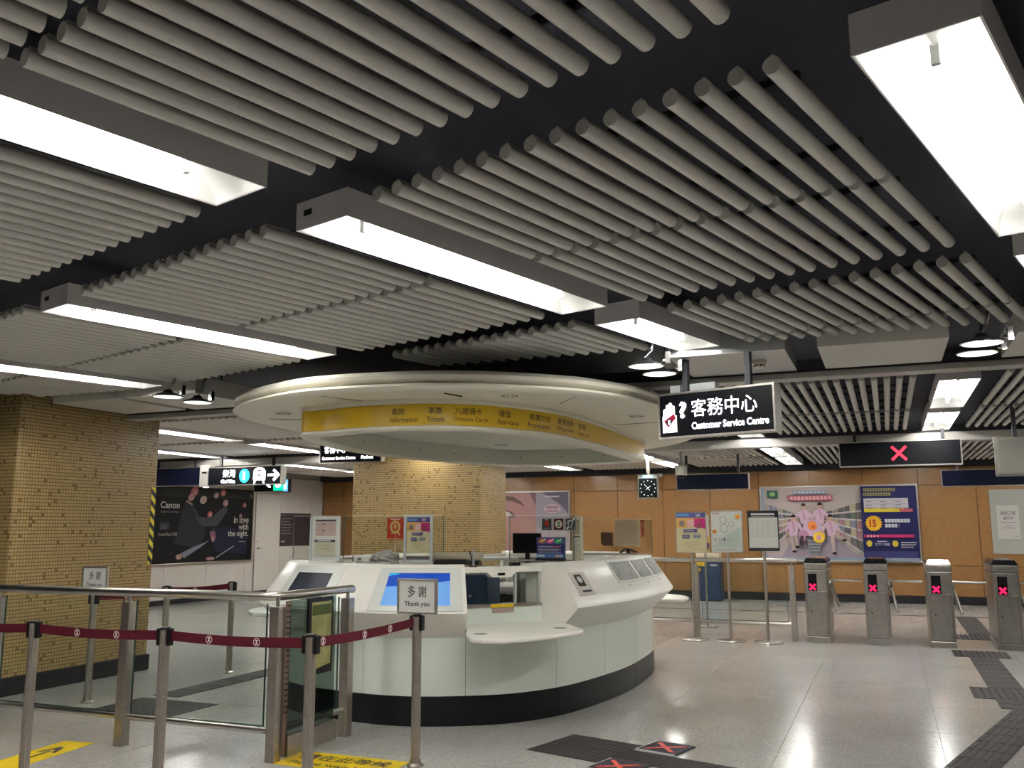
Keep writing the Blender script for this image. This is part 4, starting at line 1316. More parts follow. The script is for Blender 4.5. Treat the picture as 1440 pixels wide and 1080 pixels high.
MB().cyl((0, 0, 0), (0.0, 0, 0.14), 0.010, 8).build('post', M_GREY, mk)
MB().cyl((0, 0, 0.02), (-0.035, 0, 0.13), 0.006, 8).lathe([(0.03, 0.0), (0.03, 0.01)], (0, 0), 12).build('arm', M_BLACK, mk)
cd_ = thing('counter_clip', 'small chrome clip lying on the window head', 'clip', (-3.02, 6.93, 1.186))
MB().box(-0.06, 0.05, -0.008, 0.008, 0, 0.006).cyl((-0.06, 0, 0.004), (-0.09, 0.02, 0.016), 0.005, 6).cyl((0.03, 0, 0.005), (0.07, -0.01, 0.02), 0.005, 6).build('clip_body', M_CHROME, cd_)
rp_ = thing('receipt_printer', 'white receipt printer right of the document stand', 'printer', (-4.18, 6.93, TOPZ))
B(-0.12, 0.06, -0.07, 0.07, 0.0, 0.055).build('body', M_PAPER, rp_, bevel=0.012)
B(-0.135, -0.12, -0.05, 0.05, 0.0, 0.05).build('side_cover', M_BLACK, rp_)
B(-0.07, -0.03, -0.075, -0.07, 0.02, 0.03).build('feed_slot', M_INK, rp_)
B(-0.02, 0.06, -0.10, -0.02, 0.0, 0.03).build('paper_tray', M_PAPER, rp_, bevel=0.006)
# crumpled grey cloth
import bmesh
bm = bmesh.new()
bmesh.ops.create_icosphere(bm, subdivisions=4, radius=1)
rnd = random.Random(4)
ph = [rnd.uniform(0, 6.3) for _ in range(9)]
for v in bm.verts:
    x, y, z = v.co
    k = 1 + 0.10 * math.sin(5 * x + ph[0]) * math.cos(6 * z + ph[1]) + 0.07 * math.sin(11 * z + 7 * x + ph[2]) + 0.05 * math.sin(17 * x - 9 * z + ph[3])
    v.co = (x * k * 0.125, y * k * 0.08, max(z, -0.55) * k * 0.058 + 0.034)
me = bpy.data.meshes.new('crumpled_cloth')
bm.to_mesh(me)
bm.free()
me.materials.append(mat('grey_cloth', (0.30, 0.29, 0.27), 0.8, noise=(30, 0.3)))
tag(link('crumpled_cloth', me, loc=(-3.985, 6.88, TOPZ + 0.004), smooth=True), 'crumpled grey cloth lying between receipt printer and leaflet stand', 'cloth')
kb = thing('keyboard', 'black keyboard lying right of the leaflet stand on the counter', 'keyboard', (-3.40, 7.0, TOPZ - 0.01), math.radians(15))
B(-0.15, 0.13, -0.07, 0.07, 0.0, 0.028).build('case', M_BLACK, kb, bevel=0.005)
b = MB()
for i in range(12):
    for j in range(4):
        b.box(-0.14 + i * 0.0215, -0.122 + i * 0.0215, -0.058 + j * 0.03, -0.036 + j * 0.03, 0.028, 0.034)
b.build('keys', M_BLACKG, kb)['kind'] = 'stuff'
rl = thing('paper_roll', 'beige rolled paper lying behind the black keyboard', 'paper roll', (-3.48, 7.25, TOPZ + 0.02), math.radians(5))
MB().cyl((-0.24, 0, 0.02), (0.22, 0, 0.02), 0.038, 18).build('roll', mat('kraft_paper', (0.42, 0.37, 0.28), 0.6), rl, smooth=True)
B(-0.22, 0.20, -0.03, 0.05, -0.05, -0.018).build('tray', M_BLACK, rl)

# ================================================================== GLASS BARRIERS
def barrier(label, posts, rails, panes, name='glass_barrier', rz_=1.045, pw=0.037):
    """posts: (x, y); rails: list of top rail paths; panes: (x0, y0, x1, y1, z0, z1)"""
    t = thing(name, label, 'barrier', (posts[0][0], posts[0][1], 0))
    ox, oy = posts[0]
    L_ = lambda p: (p[0] - ox, p[1] - oy) + tuple(p[2:])
    for p in posts:
        x, y = L_(p)
        po = B(x - pw, x + pw, y - pw, y + pw, 0, 0.985).build('post', M_STEELD, t, bevel=0.004)
        MB().cyl((x, y, 0.985), (x, y, rz_), 0.013, 10).build('rail_stub', M_STEEL, po, smooth=True)
    for path, r in rails:
        MB().pipe([L_(p) for p in path], r, 16).build('rail', M_STEEL, t, smooth=True)
    for x0, y0, x1, y1, z0, z1 in panes:
        (x0, y0), (x1, y1) = L_((x0, y0)), L_((x1, y1))
        d = Vector((x1 - x0, y1 - y0, 0))
        n_ = Vector((-d.y, d.x, 0)).normalized() * 0.005
        def slab(a0, a1, zz0, zz1, k=1.0):
            p0, p1 = Vector((x0, y0, 0)) + d * a0, Vector((x0, y0, 0)) + d * a1
            m = n_ * k
            return [(p0 - m) + Vector((0, 0, zz0)), (p1 - m) + Vector((0, 0, zz0)), (p1 + m) + Vector((0, 0, zz0)), (p0 + m) + Vector((0, 0, zz0)),
                    (p0 - m) + Vector((0, 0, zz1)), (p1 - m) + Vector((0, 0, zz1)), (p1 + m) + Vector((0, 0, zz1)), (p0 + m) + Vector((0, 0, zz1))]
        F = [(0, 3, 2, 1), (4, 5, 6, 7), (0, 1, 5, 4), (1, 2, 6, 5), (2, 3, 7, 6), (3, 0, 4, 7)]
        g = MB().add(slab(0, 1, z0, z1), F).build('glass_pane', M_GLASS, t)
        e = MB()
        w = 0.006 / d.length
        e.add(slab(0, w, z0, z1, 1.05), F).add(slab(1 - w, 1, z0, z1, 1.05), F).add(slab(w, 1 - w, z0 - 0.001, z0 + 0.006, 1.05), F)
        e.build('pane_edge', M_GEDGE, g)
    return t
RZ = 1.05
bar1 = barrier('stainless steel and glass barrier with handrail at the lower left, turning towards the counter',
               [(-3.80, 5.15), (-5.07, 5.13), (-6.36, 5.12), (-7.65, 5.11), (-3.77, 5.96)],
               [([(-9.2, 5.10, RZ), (-6.0, 5.12, RZ), (-3.90, 5.148, RZ), (-3.83, 5.17, RZ), (-3.80, 5.22, RZ), (-3.785, 5.5, RZ), (-3.77, 5.99, RZ), (-3.77, 6.02, RZ - 0.005)], 0.030),
                ([(-3.82, 5.15, 0.19), (-5.07, 5.13, 0.20), (-9.2, 5.10, 0.21)], 0.022), ([(-3.797, 5.20, 0.19), (-3.77, 5.93, 0.19)], 0.020)],
               [(-5.00, 5.131, -3.88, 5.149, 0.215, 1.0), (-6.29, 5.121, -5.12, 5.129, 0.225, 1.0), (-7.58, 5.11, -6.42, 5.12, 0.225, 1.0), (-3.792, 5.26, -3.775, 5.85, 0.215, 1.0)])
# advert board on the short side of the barrier
adb = thing('notice_board', 'dark glass notice board with a yellow-green poster fixed to the barrier end', 'notice board', (-3.755, 5.20, 0.0))
B(0.0, 0.012, 0.02, 0.56, 0.02, 1.02).build('back_panel', M_GLASSD, adb)
B(0.012, 0.03, 0.20, 0.50, 0.50, 1.02).build('poster_board', M_BLACK, adb)
b = MB()
b.add([(0.031, 0.235, 0.53), (0.031, 0.475, 0.56), (0.031, 0.475, 0.99), (0.031, 0.235, 0.99)], [(0, 1, 2, 3)])
b.build('poster', mat('green_poster', (0.26, 0.25, 0.09), 0.35, noise=(9, 0.35)), adb, fix=False)
B(0.0305, 0.0315, 0.24, 0.47, 0.90, 0.97).build('poster_head', P(0.10, 0.13, 0.04), adb)
b = MB()
for k in range(20):
    b.box(0.0, 0.014, -0.015, 0.02, 0.30 + 0.036 * k, 0.308 + 0.036 * k)
lad = B(-0.004, 0.006, -0.02, 0.025, 0.03, 1.02).build('hinge_strip', mat('copper_strip', (0.20, 0.13, 0.10), 0.4, 0.5), adb)
b.build('hinge_slots', M_BLACK, lad)['kind'] = 'stuff'
B(-0.01, 0.02, 0.02, 0.60, 0.02, 0.15).build('kick_plate', M_STEELD, adb)
bar2 = barrier('distant steel and glass barrier left of the turnstiles', [(-1.24, 12.95), (-2.53, 12.95), (-3.82, 12.95)],
               [([(-4.4, 12.95, 1.05), (-1.19, 12.95, 1.05), (-1.17, 12.95, 1.045)], 0.030), ([(-4.4, 12.95, 0.21), (-1.25, 12.95, 0.21)], 0.022)],
               [(-2.46, 12.95, -1.31, 12.95, 0.24, 1.0), (-3.75, 12.95, -2.60, 12.95, 0.24, 1.0)])

# ================================================================== QUEUE STANCHIONS
def stanchion(x, y, label, h=0.94, belt=None, group='queue stanchions', logos=(0.25, 0.6), sub=0):
    t = thing('queue_stanchion', label, 'stanchion', (x, y, 0), 0, group)
    b = MB()
    n = 32
    prof = []
    for z in (0.02, h - 0.012):
        prof.append([((0.030 - 0.0022 * (k % 2)) * math.cos(2 * PI * k / n), (0.030 - 0.0022 * (k % 2)) * math.sin(2 * PI * k / n), z) for k in range(n)])
    b.loft(prof)
    b.build('post', M_STEELD, t)
    MB().lathe([(0.055, 0), (0.055, 0.008), (0.036, 0.022), (0.033, 0.05)], (0, 0), 20).build('floor_flange', M_STEELD, t, smooth=True)
    MB().lathe([(0.031, h - 0.012), (0.031, h), (0.026, h + 0.003)], (0, 0), 20).build('cap', M_BLACK, t, smooth=True)
    for hx in (-0.047, 0.026):
        B(hx, hx + 0.021, -0.02, 0.02, h - 0.10, h - 0.004).build('belt_head', M_BLACK, t, bevel=0.004)
    if belt:
        d = Vector((belt[0] - x, belt[1] - y, 0))
        L = d.length
        d.normalize()
        n_ = Vector((-d.y, d.x, 0))
        z0, z1 = h - 0.072, h - 0.018
        pts = MB()
        rings = []
        for k in range(13):
            f = k / 12
            s_ = -0.012 * math.sin(PI * f)
            c = d * (0.048 + (L - 0.096) * f)
            rings.append([c + n_ * 0.0012 + Vector((0, 0, z0 + s_)), c - n_ * 0.0012 + Vector((0, 0, z0 + s_)), c - n_ * 0.0012 + Vector((0, 0, z1 + s_)), c + n_ * 0.0012 + Vector((0, 0, z1 + s_))])
        be = pts.loft(rings).build('belt', M_BELT, t)
        # ring-and-hourglass logo prints on both faces
        lg = MB()
        for f in logos:
            zc = (z0 + z1) / 2 - 0.012 * math.sin(PI * f)
            c = d * (0.045 + (L - 0.09) * f)
            for sgn in (1, -1):
                off = n_ * (0.0018 * sgn)
                N = 24
                q = []
                for k in range(N):
                    a_ = 2 * PI * k / N
                    for r in (0.0185, 0.0225):
                        q.append(c + off + d * (r * math.cos(a_)) + Vector((0, 0, zc + r * math.sin(a_))))
                lg.add(q, [(2 * k, 2 * k + 1, (2 * k + 3) % (2 * N), (2 * k + 2) % (2 * N)) for k in range(N)])
                w = 0.011
                for s2 in (1, -1):
                    lg.add([c + off + d * w + Vector((0, 0, zc + s2 * 0.012)), c + off - d * w + Vector((0, 0, zc + s2 * 0.012)), c + off - d * 0.003 + Vector((0, 0, zc)), c + off + d * 0.003 + Vector((0, 0, zc))], [(0, 1, 2, 3)])
        lg.build('belt_print', M_BELTW, be, fix=False)['kind'] = 'stuff'
    return t
stanchion(-5.92, 4.22, 'queue stanchion beyond the left picture edge, holding the start of the red belt', belt=(-4.91, 4.21), logos=(0.3,))
stanchion(-4.91, 4.21, 'leftmost foreground queue stanchion with red belt', belt=(-3.88, 4.21), logos=(0.33, 0.66))
stanchion(-3.88, 4.21, 'second foreground queue stanchion from the left, before the glass barrier', belt=(-2.885, 4.21), logos=(0.3, 0.66))
stanchion(-2.885, 4.21, 'third foreground queue stanchion from the left, where the red belt turns', belt=(-2.885, 5.40), logos=(0.06, 0.45, 0.72))
sg = stanchion(-2.885, 5.40, 'foreground queue stanchion carrying the framed Thank you sign')
bq1 = stanchion(-6.58, 6.24, 'queue stanchion with a small Thank you sign behind the glass barrier', belt=(-6.66, 7.22), logos=(0.4,))
stanchion(-6.66, 7.22, 'middle queue stanchion of the row behind the glass barrier', belt=(-6.53, 8.04), logos=(0.4,))
stanchion(-6.53, 8.04, 'rear queue stanchion of the row behind the glass barrier')
def thank_you(x, y, rz, label, s=1.0):
    t = thing('framed_sign', label, 'sign', (x, y, 0.945), rz, 'thank you signs')
    w, h = 0.285 * s, 0.225 * s
    B(-w / 2 + 0.005, w / 2 - 0.005, -0.006, 0.012, 0.004, h - 0.004).build('plate', mat('sign_plate', (0.55, 0.55, 0.51), 0.4), t)
    frame_mb(w, h, 0.014, 0.028, 0.014).build('frame', M_STEELD, t, loc=(0, 0, h / 2), bevel=0.003)
    MB().cyl((0, 0.003, 0.0), (0, 0.003, 0.01), 0.012, 10).build('socket', M_STEELD, t)
    a = Art(-0.0065)
    a.text('\u591a \u8b1d', 0.0, h * 0.64, 0.075 * s, M_INK, w=0.135 * s, bold=0.006)
    a.text('Thank you', 0.0, h * 0.27, 0.040 * s, M_INK, w=0.18 * s, bold=0.012)
    a.build('lettering', t)
    return t
thank_you(-2.885, 5.40, math.radians(3), 'framed white sign reading Thank you on the stanchion before the counter')
thank_you(-6.58, 6.24, math.radians(2), 'small framed Thank you sign before the left mosaic column')

# ================================================================== TURNSTILES
def turnstile(x, label, steel_top=False):
    t = thing('turnstile', label, 'turnstile', (x, 12.85, 0), 0, 'turnstiles')
    w, dp = 0.145, 0.98
    b = MB()
    b.box(-w, w, 0, dp, 0.075, 0.935)
    b.build('body', M_GATE, t, bevel=0.012, seg=3)
    B(-w - 0.004, w + 0.004, -0.004, dp + 0.004, 0.0, 0.075).build('base', M_GATE, t, bevel=0.006)
    # head with sloped shoulders
    hp = [(-w - 0.003, 0.94), (w + 0.003, 0.94), (w + 0.003, 1.025), (-w - 0.003, 1.025)]
    MB().box(-w - 0.003, w + 0.003, -0.003, dp, 0.94, 1.025).build('head', M_GATE, t, bevel=0.014, seg=3)
    vs = [(-w - 0.003, -0.003, 1.027), (w + 0.003, -0.003, 1.027), (w + 0.003, dp, 1.027), (-w - 0.003, dp, 1.027), (-w + 0.028, 0.05, 1.085), (w - 0.028, 0.05, 1.085), (w - 0.028, dp - 0.05, 1.085), (-w + 0.028, dp - 0.05, 1.085)]
    MB().add(vs, [(0, 3, 2, 1), (4, 5, 6, 7), (0, 1, 5, 4), (1, 2, 6, 5), (2, 3, 7, 6), (3, 0, 4, 7)]).build('top_cover', M_CHROME if steel_top else M_BLACKG, t, bevel=0.004)
    fp = frame_mb(0.235, 0.56, 0.003, 0.003, 0.0).build('door_seam', M_WINE, t, loc=(0.0, -0.0008, 0.37))
    B(-0.114, 0.114, -0.003, 0.0, 0.095, 0.645).build('front_door', M_GATE, t)
    MB().cyl((-0.07, -0.006, 0.40), (-0.07, -0.002, 0.40), 0.01, 10).build('door_lock', M_BLACK, t)
    ds_ = B(-0.098, 0.012, -0.005, 0.0, 0.665, 0.885).build('display', M_BLACKG, t)
    Art(-0.006).cross(-0.043, 0.715, 0.037, 0.026, M_PINKX).build('red_cross', ds_)
    B(0.045, 0.075, -0.002, 0.0, 0.845, 0.853).build('slot', M_STEELD, t)
    B(0.03, 0.11, -0.002, 0.0, 0.652, 0.664).build('label_plate', M_LGREY, t)
    MB().cyl((0.05, -0.004, 0.67), (0.05, 0, 0.67), 0.008, 8).build('indicator', P(0.25, 0.02, 0.02), t)
    # tripod arms on the right side
    hub = MB().lathe([(0.07, 0), (0.06, 0.03), (0.03, 0.05)], (0, 0), 18)
    ho = hub.build('arm_hub', M_GATE, t, smooth=True)
    ho.matrix_local = Matrix.Translation((w, 0.42, 0.73)) @ Matrix.Rotation(math.radians(90), 4, 'Y')
    MB().pipe([(w + 0.02, 0.40, 0.79), (w + 0.40, 0.36, 0.785), (w + 0.41, 0.36, 0.785)], 0.0165, 12).build('arm', M_STEEL, t, smooth=True)
    MB().pipe([(w + 0.03, 0.34, 0.70), (w + 0.09, 0.06, 0.42)], 0.0165, 12).build('arm', M_STEEL, t, smooth=True)
    MB().pipe([(w + 0.03, 0.50, 0.70), (w + 0.09, 0.80, 0.42)], 0.0165, 12).build('arm', M_STEEL, t, smooth=True)
    return t
turnstile(-0.93, 'leftmost turnstile with glowing red cross, next to the glass barrier')
turnstile(-0.19, 'second turnstile from the left with glowing red cross')
turnstile(0.555, 'third turnstile from the left, the one with a bright steel top', True)
turnstile(1.30, 'turnstile with glowing red cross at the right picture edge')
turnstile(2.045, 'turnstile beyond the right picture edge')

# ================================================================== POSTER STANDS
def poster_stand(x, label, art, frame_m, base_w=0.185, w=0.42, h=0.56, zc=1.445, lean=0):
    t = thing('poster_stand', label, 'poster stand', (x, 12.58, 0), math.radians(4), 'poster stands before the barrier')
    MB().lathe([(base_w, 0), (base_w, 0.012), (base_w - 0.01, 0.022), (0.04, 0.034)], (0, 0), 32).build('base', M_STEEL, t, smooth=True)
    MB().cyl((0, 0, 0.03), (0, 0, zc), 0.019, 14).build('pole', M_STEELD, t, smooth=True)
    B(-w / 2 + 0.005, w / 2 - 0.005, -0.03, -0.012, zc - h / 2 + 0.005, zc + h / 2 - 0.005).build('board', M_LGREY, t)
    frame_mb(w, h, 0.014, 0.026, -0.01).build('frame', frame_m, t, loc=(0, 0, zc), bevel=0.003)
    a = Art(-0.0305)
    art(a, w - 0.02, h - 0.02)
    a.build('poster', t, loc=(0, 0, zc))
    return t
def circles_poster(a, w, h):
    a.rect(-w / 2, -h / 2, w / 2, h / 2, P(0.64, 0.66, 0.62))
    a.poly([(-w / 2, -h * 0.38), (w / 2, -h * 0.38), (w / 2, h * 0.12), (w * 0.1, -h * 0.02)], P(0.50, 0.58, 0.50))
    for cx, cy, r in ((-0.10, 0.28, 0.12), (0.16, 0.18, 0.10), (-0.08, 0.08, 0.14), (-0.38, -0.2, 0.05), (-0.22, -0.2, 0.05), (0.06, -0.2, 0.05)):
        a.ell(cx * w, cy * h, r * w, r * w, P(0.25, 0.25, 0.24), 20).ell(cx * w, cy * h, (r - 0.018) * w, (r - 0.018) * w, P(0.64, 0.66, 0.62), 20)
    a.poly([(-0.08 * w, -0.26 * h), (-0.03 * w, -0.2 * h), (-0.08 * w, -0.13 * h), (-0.13 * w, -0.2 * h)], P(0.2, 0.19, 0.28))
    for cx, cy, rr in ((0.37, 0.36, 0.11), (-0.40, 0.0, 0.10)):
        a.star(cx * w, cy * h, rr * w, P(0.75, 0.42, 0.03), 6, 0.55).ell(cx * w, cy * h, 0.055 * w, 0.05 * w, P(0.66, 0.18, 0.02), 12)
    a.rect(-w * 0.47, h * 0.43, -w * 0.22, h * 0.455, P(0.55, 0.2, 0.25)).rect(-w * 0.3, -h * 0.41, w * 0.4, -h * 0.4, P(0.42, 0.45, 0.42))
    a.lines(w * 0.15, w * 0.45, h * 0.0, 8, h * 0.035, h * 0.008, P(0.44, 0.50, 0.45))
    a.rect(-w / 2, -h / 2, w / 2, -h * 0.40, P(0.60, 0.62, 0.58)).lines(-w * 0.4, w * 0.4, -h * 0.44, 1, 0.01, h * 0.015, P(0.3, 0.32, 0.32))
def table_poster(a, w, h):
    a.rect(-w / 2, -h / 2, w / 2, h / 2, P(0.66, 0.66, 0.60))
    a.rect(-w / 2, h * 0.34, w / 2, h / 2, P(0.02, 0.02, 0.022)).rect(-w * 0.40, h * 0.405, w * 0.40, h * 0.45, P(0.62, 0.62, 0.62)).rect(-w * 0.40, h * 0.355, w * 0.40, h * 0.368, P(0.55, 0.55, 0.55))
    a.rect(-w / 2, -h / 2, w / 2, -h * 0.44, P(0.04, 0.04, 0.045))
    for k in range(10):
        a.rect(-w * 0.47, h * (-0.16 + 0.048 * k), w * 0.47, h * (-0.153 + 0.048 * k), P(0.40, 0.40, 0.37))
    for x in (-0.36, -0.2, 0.0, 0.15, 0.22, 0.38):
        a.rect(w * x, -h * 0.16, w * x + 0.003, h * 0.32, P(0.42, 0.42, 0.39))
poster_stand(-2.50, 'poster stand with a colourful cream card leaflet, nearest the counter', octopus_poster, M_STEELD, zc=1.43, h=0.555)
poster_stand(-2.02, 'poster stand with a white sheet of line circles and orange flowers', circles_poster, M_STEEL, zc=1.44)
poster_stand(-1.54, 'poster stand with a black-headed timetable sheet', table_poster, M_BLACK, zc=1.45, w=0.40, h=0.53)
ls = thing('leaflet_rack', 'narrow leaflet rack showing between the first two poster stands', 'leaflet rack', (-2.62, 14.2, 0), 0)
MB().cyl((0, 0, 0.02), (0, 0, 1.12), 0.016, 10).lathe([(0.15, 0), (0.15, 0.015), (0.03, 0.025)], (0, 0), 20).build('pole', M_STEELD, ls)
B(-0.07, 0.07, -0.02, 0.0, 1.10, 1.68).build('rack_board', M_PAPER, ls)
Art(-0.0205).rect(-0.07, 1.12, 0.07, 1.17, P(0.70, 0.42, 0.04)).rect(-0.07, 1.17, 0.07, 1.26, P(0.13, 0.03, 0.10)).rect(-0.07, 1.26, 0.07, 1.36, P(0.75, 0.52, 0.08)).rect(-0.07, 1.36, 0.07, 1.67, P(0.66, 0.66, 0.60)).rect(-0.03, 1.58, 0.04, 1.64, P(0.35, 0.45, 0.55)).rect(-0.06, 1.52, -0.01, 1.525, M_INK).rect(-0.03, 1.19, 0.03, 1.24, P(0.4, 0.2, 0.3)).build('leaflets', ls)
# navy leaflet bin by the far wall
nb = thing('ticket_bin', 'navy blue bin cabinet with yellow stickers before the orange wall', 'bin', (-3.5, 19.35, 0))
M_NAVYB = mat('navy_bin', (0.012, 0.026, 0.07), 0.4)
B(-0.26, 0.26, -0.2, 0.2, 0.02, 0.80).build('body', M_NAVYB, nb, bevel=0.01)
B(-0.27, 0.27, -0.21, 0.21, 0.80, 0.83).build('lid', M_BEAM, nb)
B(-0.24, 0.24, -0.15, 0.15, 0.83, 0.97).build('leaflet_tray', mat('tray_cream', (0.62, 0.50, 0.33), 0.5), nb, bevel=0.01)
Art(-0.2005).rect(-0.24, 0.70, -0.05, 0.80, P(0.70, 0.46, 0.03)).rect(-0.24, 0.60, -0.13, 0.66, P(0.70, 0.46, 0.03)).rect(0.06, 0.71, 0.20, 0.74, M_PAPER).rect(-0.12, 0.63, 0.15, 0.65, P(0.10, 0.16, 0.34)).build('sticker', nb)
Art(-0.1505).rect(-0.2, 0.88, 0.2, 0.92, P(0.70, 0.66, 0.52)).build('tray_print', nb)
B(-0.24, 0.24, -0.18, 0.18, 0, 0.02).build('feet', M_BLACK, nb)

# ================================================================== BILLBOARDS AND NOTICES
def board(name, w, h, label, cat, loc, rz, art, frame_m=M_STEEL, bw=0.035, d=0.06, back=None):
    t = thing(name, label, cat, loc, rz)
    B(-w / 2, w / 2, -d + 0.02, 0, -h / 2, h / 2).build('case', back or M_BEAM, t)
    if frame_m:
        frame_mb(w, h, bw, d, 0.0).build('frame', frame_m, t, bevel=0.006)
    a = Art(-d + 0.019)
    art(a, w - 2 * bw, h - 2 * bw)
    a.build('poster', t)
    return t
def ad_shop(a, w, h):
    xs_ = w * 0.155       # divider between picture and blue panel
    L, R_, Bt, T = -w / 2, w / 2, -h / 2, h / 2
    a.rect(L, Bt, R_, T, P(0.30, 0.36, 0.46))
    L += 0.06
    Bt += 0.06
    a.rect(L, Bt, xs_, T, P(0.52, 0.44, 0.42))
    vx, vy = -w * 0.19, h * 0.10
    a.poly([(L + w * 0.10, Bt), (xs_ - w * 0.02, Bt), (vx + 0.05, vy - 0.1), (vx - 0.1, vy - 0.1)], P(0.36, 0.30, 0.36))
    cs_ = [P(0.16, 0.15, 0.15), P(0.40, 0.34, 0.30), P(0.14, 0.19, 0.13), P(0.42, 0.22, 0.26), P(0.24, 0.24, 0.32), P(0.48, 0.40, 0.26), P(0.12, 0.12, 0.13)]
    rr = random.Random(3)
    for side, xe in ((-1, L), (1, xs_)):
        ys = [h * 0.30, h * 0.17, h * 0.04, -h * 0.10, -h * 0.24, -h * 0.40]
        for k in range(5):
            y0, y1 = ys[k], ys[k + 1]
            t0, t1 = vy + (y0 - vy) * 0.25, vy + (y1 - vy) * 0.25
            xi = vx + side * w * 0.08
            n = 7
            for q in range(n):
                f0, f1 = q / n, (q + 0.88) / n
                X = lambda f: xe + (xi - xe) * f
                Y0 = lambda f: y0 + (t0 - y0) * f
                Y1 = lambda f: y1 + (t1 - y1) * f
                a.poly([(X(f0), Y1(f0)), (X(f1), Y1(f1)), (X(f1), Y0(f1) - 0.02), (X(f0), Y0(f0) - 0.02)], cs_[rr.randrange(7)])
            a.bar((xe, y1), (xi, t1), 0.028, P(0.62, 0.58, 0.56))
    # logo and headings
    a.rect(L + w * 0.02, h * 0.36, L + w * 0.095, h * 0.465, P(0.03, 0.12, 0.09)).ell(L + w * 0.058, h * 0.412, w * 0.02, h * 0.03, P(0.35, 0.5, 0.2), 12)
    a.rect(-w * 0.28, h * 0.405, -w * 0.065, h * 0.455, P(0.30, 0.33, 0.46))
    for k in range(8):
        a.rect(-w * 0.275 + k * w * 0.026, h * 0.415, -w * 0.256 + k * w * 0.026, h * 0.447, P(0.55, 0.57, 0.66))
    a.poly([(-w * 0.325, h * 0.385), (-w * 0.02, h * 0.385), (-w * 0.035, h * 0.315), (-w * 0.31, h * 0.315)], P(0.50, 0.10, 0.16))
    for k in range(11):
        a.rect(-w * 0.305 + k * w * 0.0252, h * 0.328, -w * 0.287 + k * w * 0.0252, h * 0.372, P(0.68, 0.42, 0.42))
    # group of people in pale pink around a trolley
    PK, PK2, SK, DK, TR_ = P(0.66, 0.46, 0.58), P(0.52, 0.26, 0.42), P(0.62, 0.40, 0.30), P(0.03, 0.02, 0.02), P(0.50, 0.40, 0.36)
    def person(cx, cy, s, lean=0.0, arm=1, leg=None):
        # torso, sleeves, head, hair
        a.poly([(cx - 0.10 * s, cy - 0.22 * s), (cx + 0.10 * s, cy - 0.22 * s), (cx + 0.14 * s + lean, cy + 0.12 * s), (cx + 0.04 * s + lean, cy + 0.19 * s), (cx - 0.04 * s + lean, cy + 0.19 * s), (cx - 0.14 * s + lean, cy + 0.12 * s)], PK)
        for q in (-1, 1):
            a.bar((cx + q * 0.12 * s + lean, cy + 0.10 * s), (cx + q * 0.22 * s + lean, cy - 0.08 * s * arm), 0.075 * s, PK)
            a.bar((cx + q * 0.22 * s + lean, cy - 0.08 * s * arm), (cx + q * 0.14 * s + lean, cy - 0.20 * s * arm), 0.05 * s, SK)
        a.bar((cx - 0.02 * s + lean, cy + 0.16 * s), (cx + 0.03 * s + lean * 0.5, cy - 0.1 * s), 0.03 * s, PK2)
        a.ell(cx + lean, cy + 0.265 * s, 0.062 * s, 0.082 * s, SK, 14)
        a.poly([(cx + lean + 0.068 * s * math.cos(t), cy + 0.285 * s + 0.078 * s * math.sin(t)) for t in [PI * k / 8 for k in range(9)]], DK)
        if leg:
            for (x0, y0, x1, y1) in leg:
                a.bar((cx + x0 * s, cy + y0 * s), (cx + x1 * s, cy + y1 * s), 0.085 * s, TR_)
                a.ell(cx + x1 * s, cy + y1 * s, 0.06 * s, 0.035 * s, DK, 10)
    person(-w * 0.215, h * 0.10, h * 0.50, -0.01)
    person(-w * 0.115, h * 0.11, h * 0.50, 0.015)
    person(-w * 0.295, -h * 0.06, h * 0.52, 0.02, leg=((-0.05, -0.2, 0.02, -0.62), (0.06, -0.2, 0.10, -0.5)))
    person(-w * 0.040, -h * 0.06, h * 0.52, -0.02, leg=((0.0, -0.2, 0.04, -0.66), (0.08, -0.16, 0.30, -0.32)))
    a.ell(-w * 0.165, -h * 0.06, w * 0.062, h * 0.12, PK, 18).ell(-w * 0.225, -h * 0.16, w * 0.035, h * 0.07, PK2, 12)
    a.bar((-w * 0.235, -h * 0.17), (-w * 0.245, -h * 0.30), w * 0.022, P(0.08, 0.05, 0.05)).bar((-w * 0.20, -h * 0.17), (-w * 0.205, -h * 0.27), w * 0.02, P(0.08, 0.05, 0.05))
    a.ell(-w * 0.165, -h * 0.03, w * 0.030, h * 0.062, P(0.80, 0.26, 0.06), 16).ell(-w * 0.16, -h * 0.045, w * 0.016, h * 0.03, P(0.55, 0.14, 0.05), 10)
    a.poly([(-w * 0.205, -h * 0.20), (-w * 0.105, -h * 0.20), (-w * 0.125, -h * 0.40), (-w * 0.19, -h * 0.40)], P(0.17, 0.18, 0.20))
    for k in range(4):
        a.bar((-w * 0.20 + 0.004 * k * w, -h * (0.235 + 0.045 * k)), (-w * 0.108 - 0.005 * k * w, -h * (0.235 + 0.045 * k)), h * 0.010, P(0.44, 0.46, 0.48))
    a.rect(-w * 0.19, -h * 0.44, -w * 0.125, -h * 0.42, P(0.25, 0.26, 0.28))
    a.star(-w * 0.125, -h * 0.19, w * 0.042, P(0.95, 0.62, 0.05), 14, 0.8).ell(-w * 0.125, -h * 0.19, w * 0.018, h * 0.036, P(0.70, 0.36, 0.42), 14)
    # blue panel
    a.rect(xs_, Bt, R_, T, P(0.022, 0.022, 0.105))
    bx0 = xs_ + w * 0.018
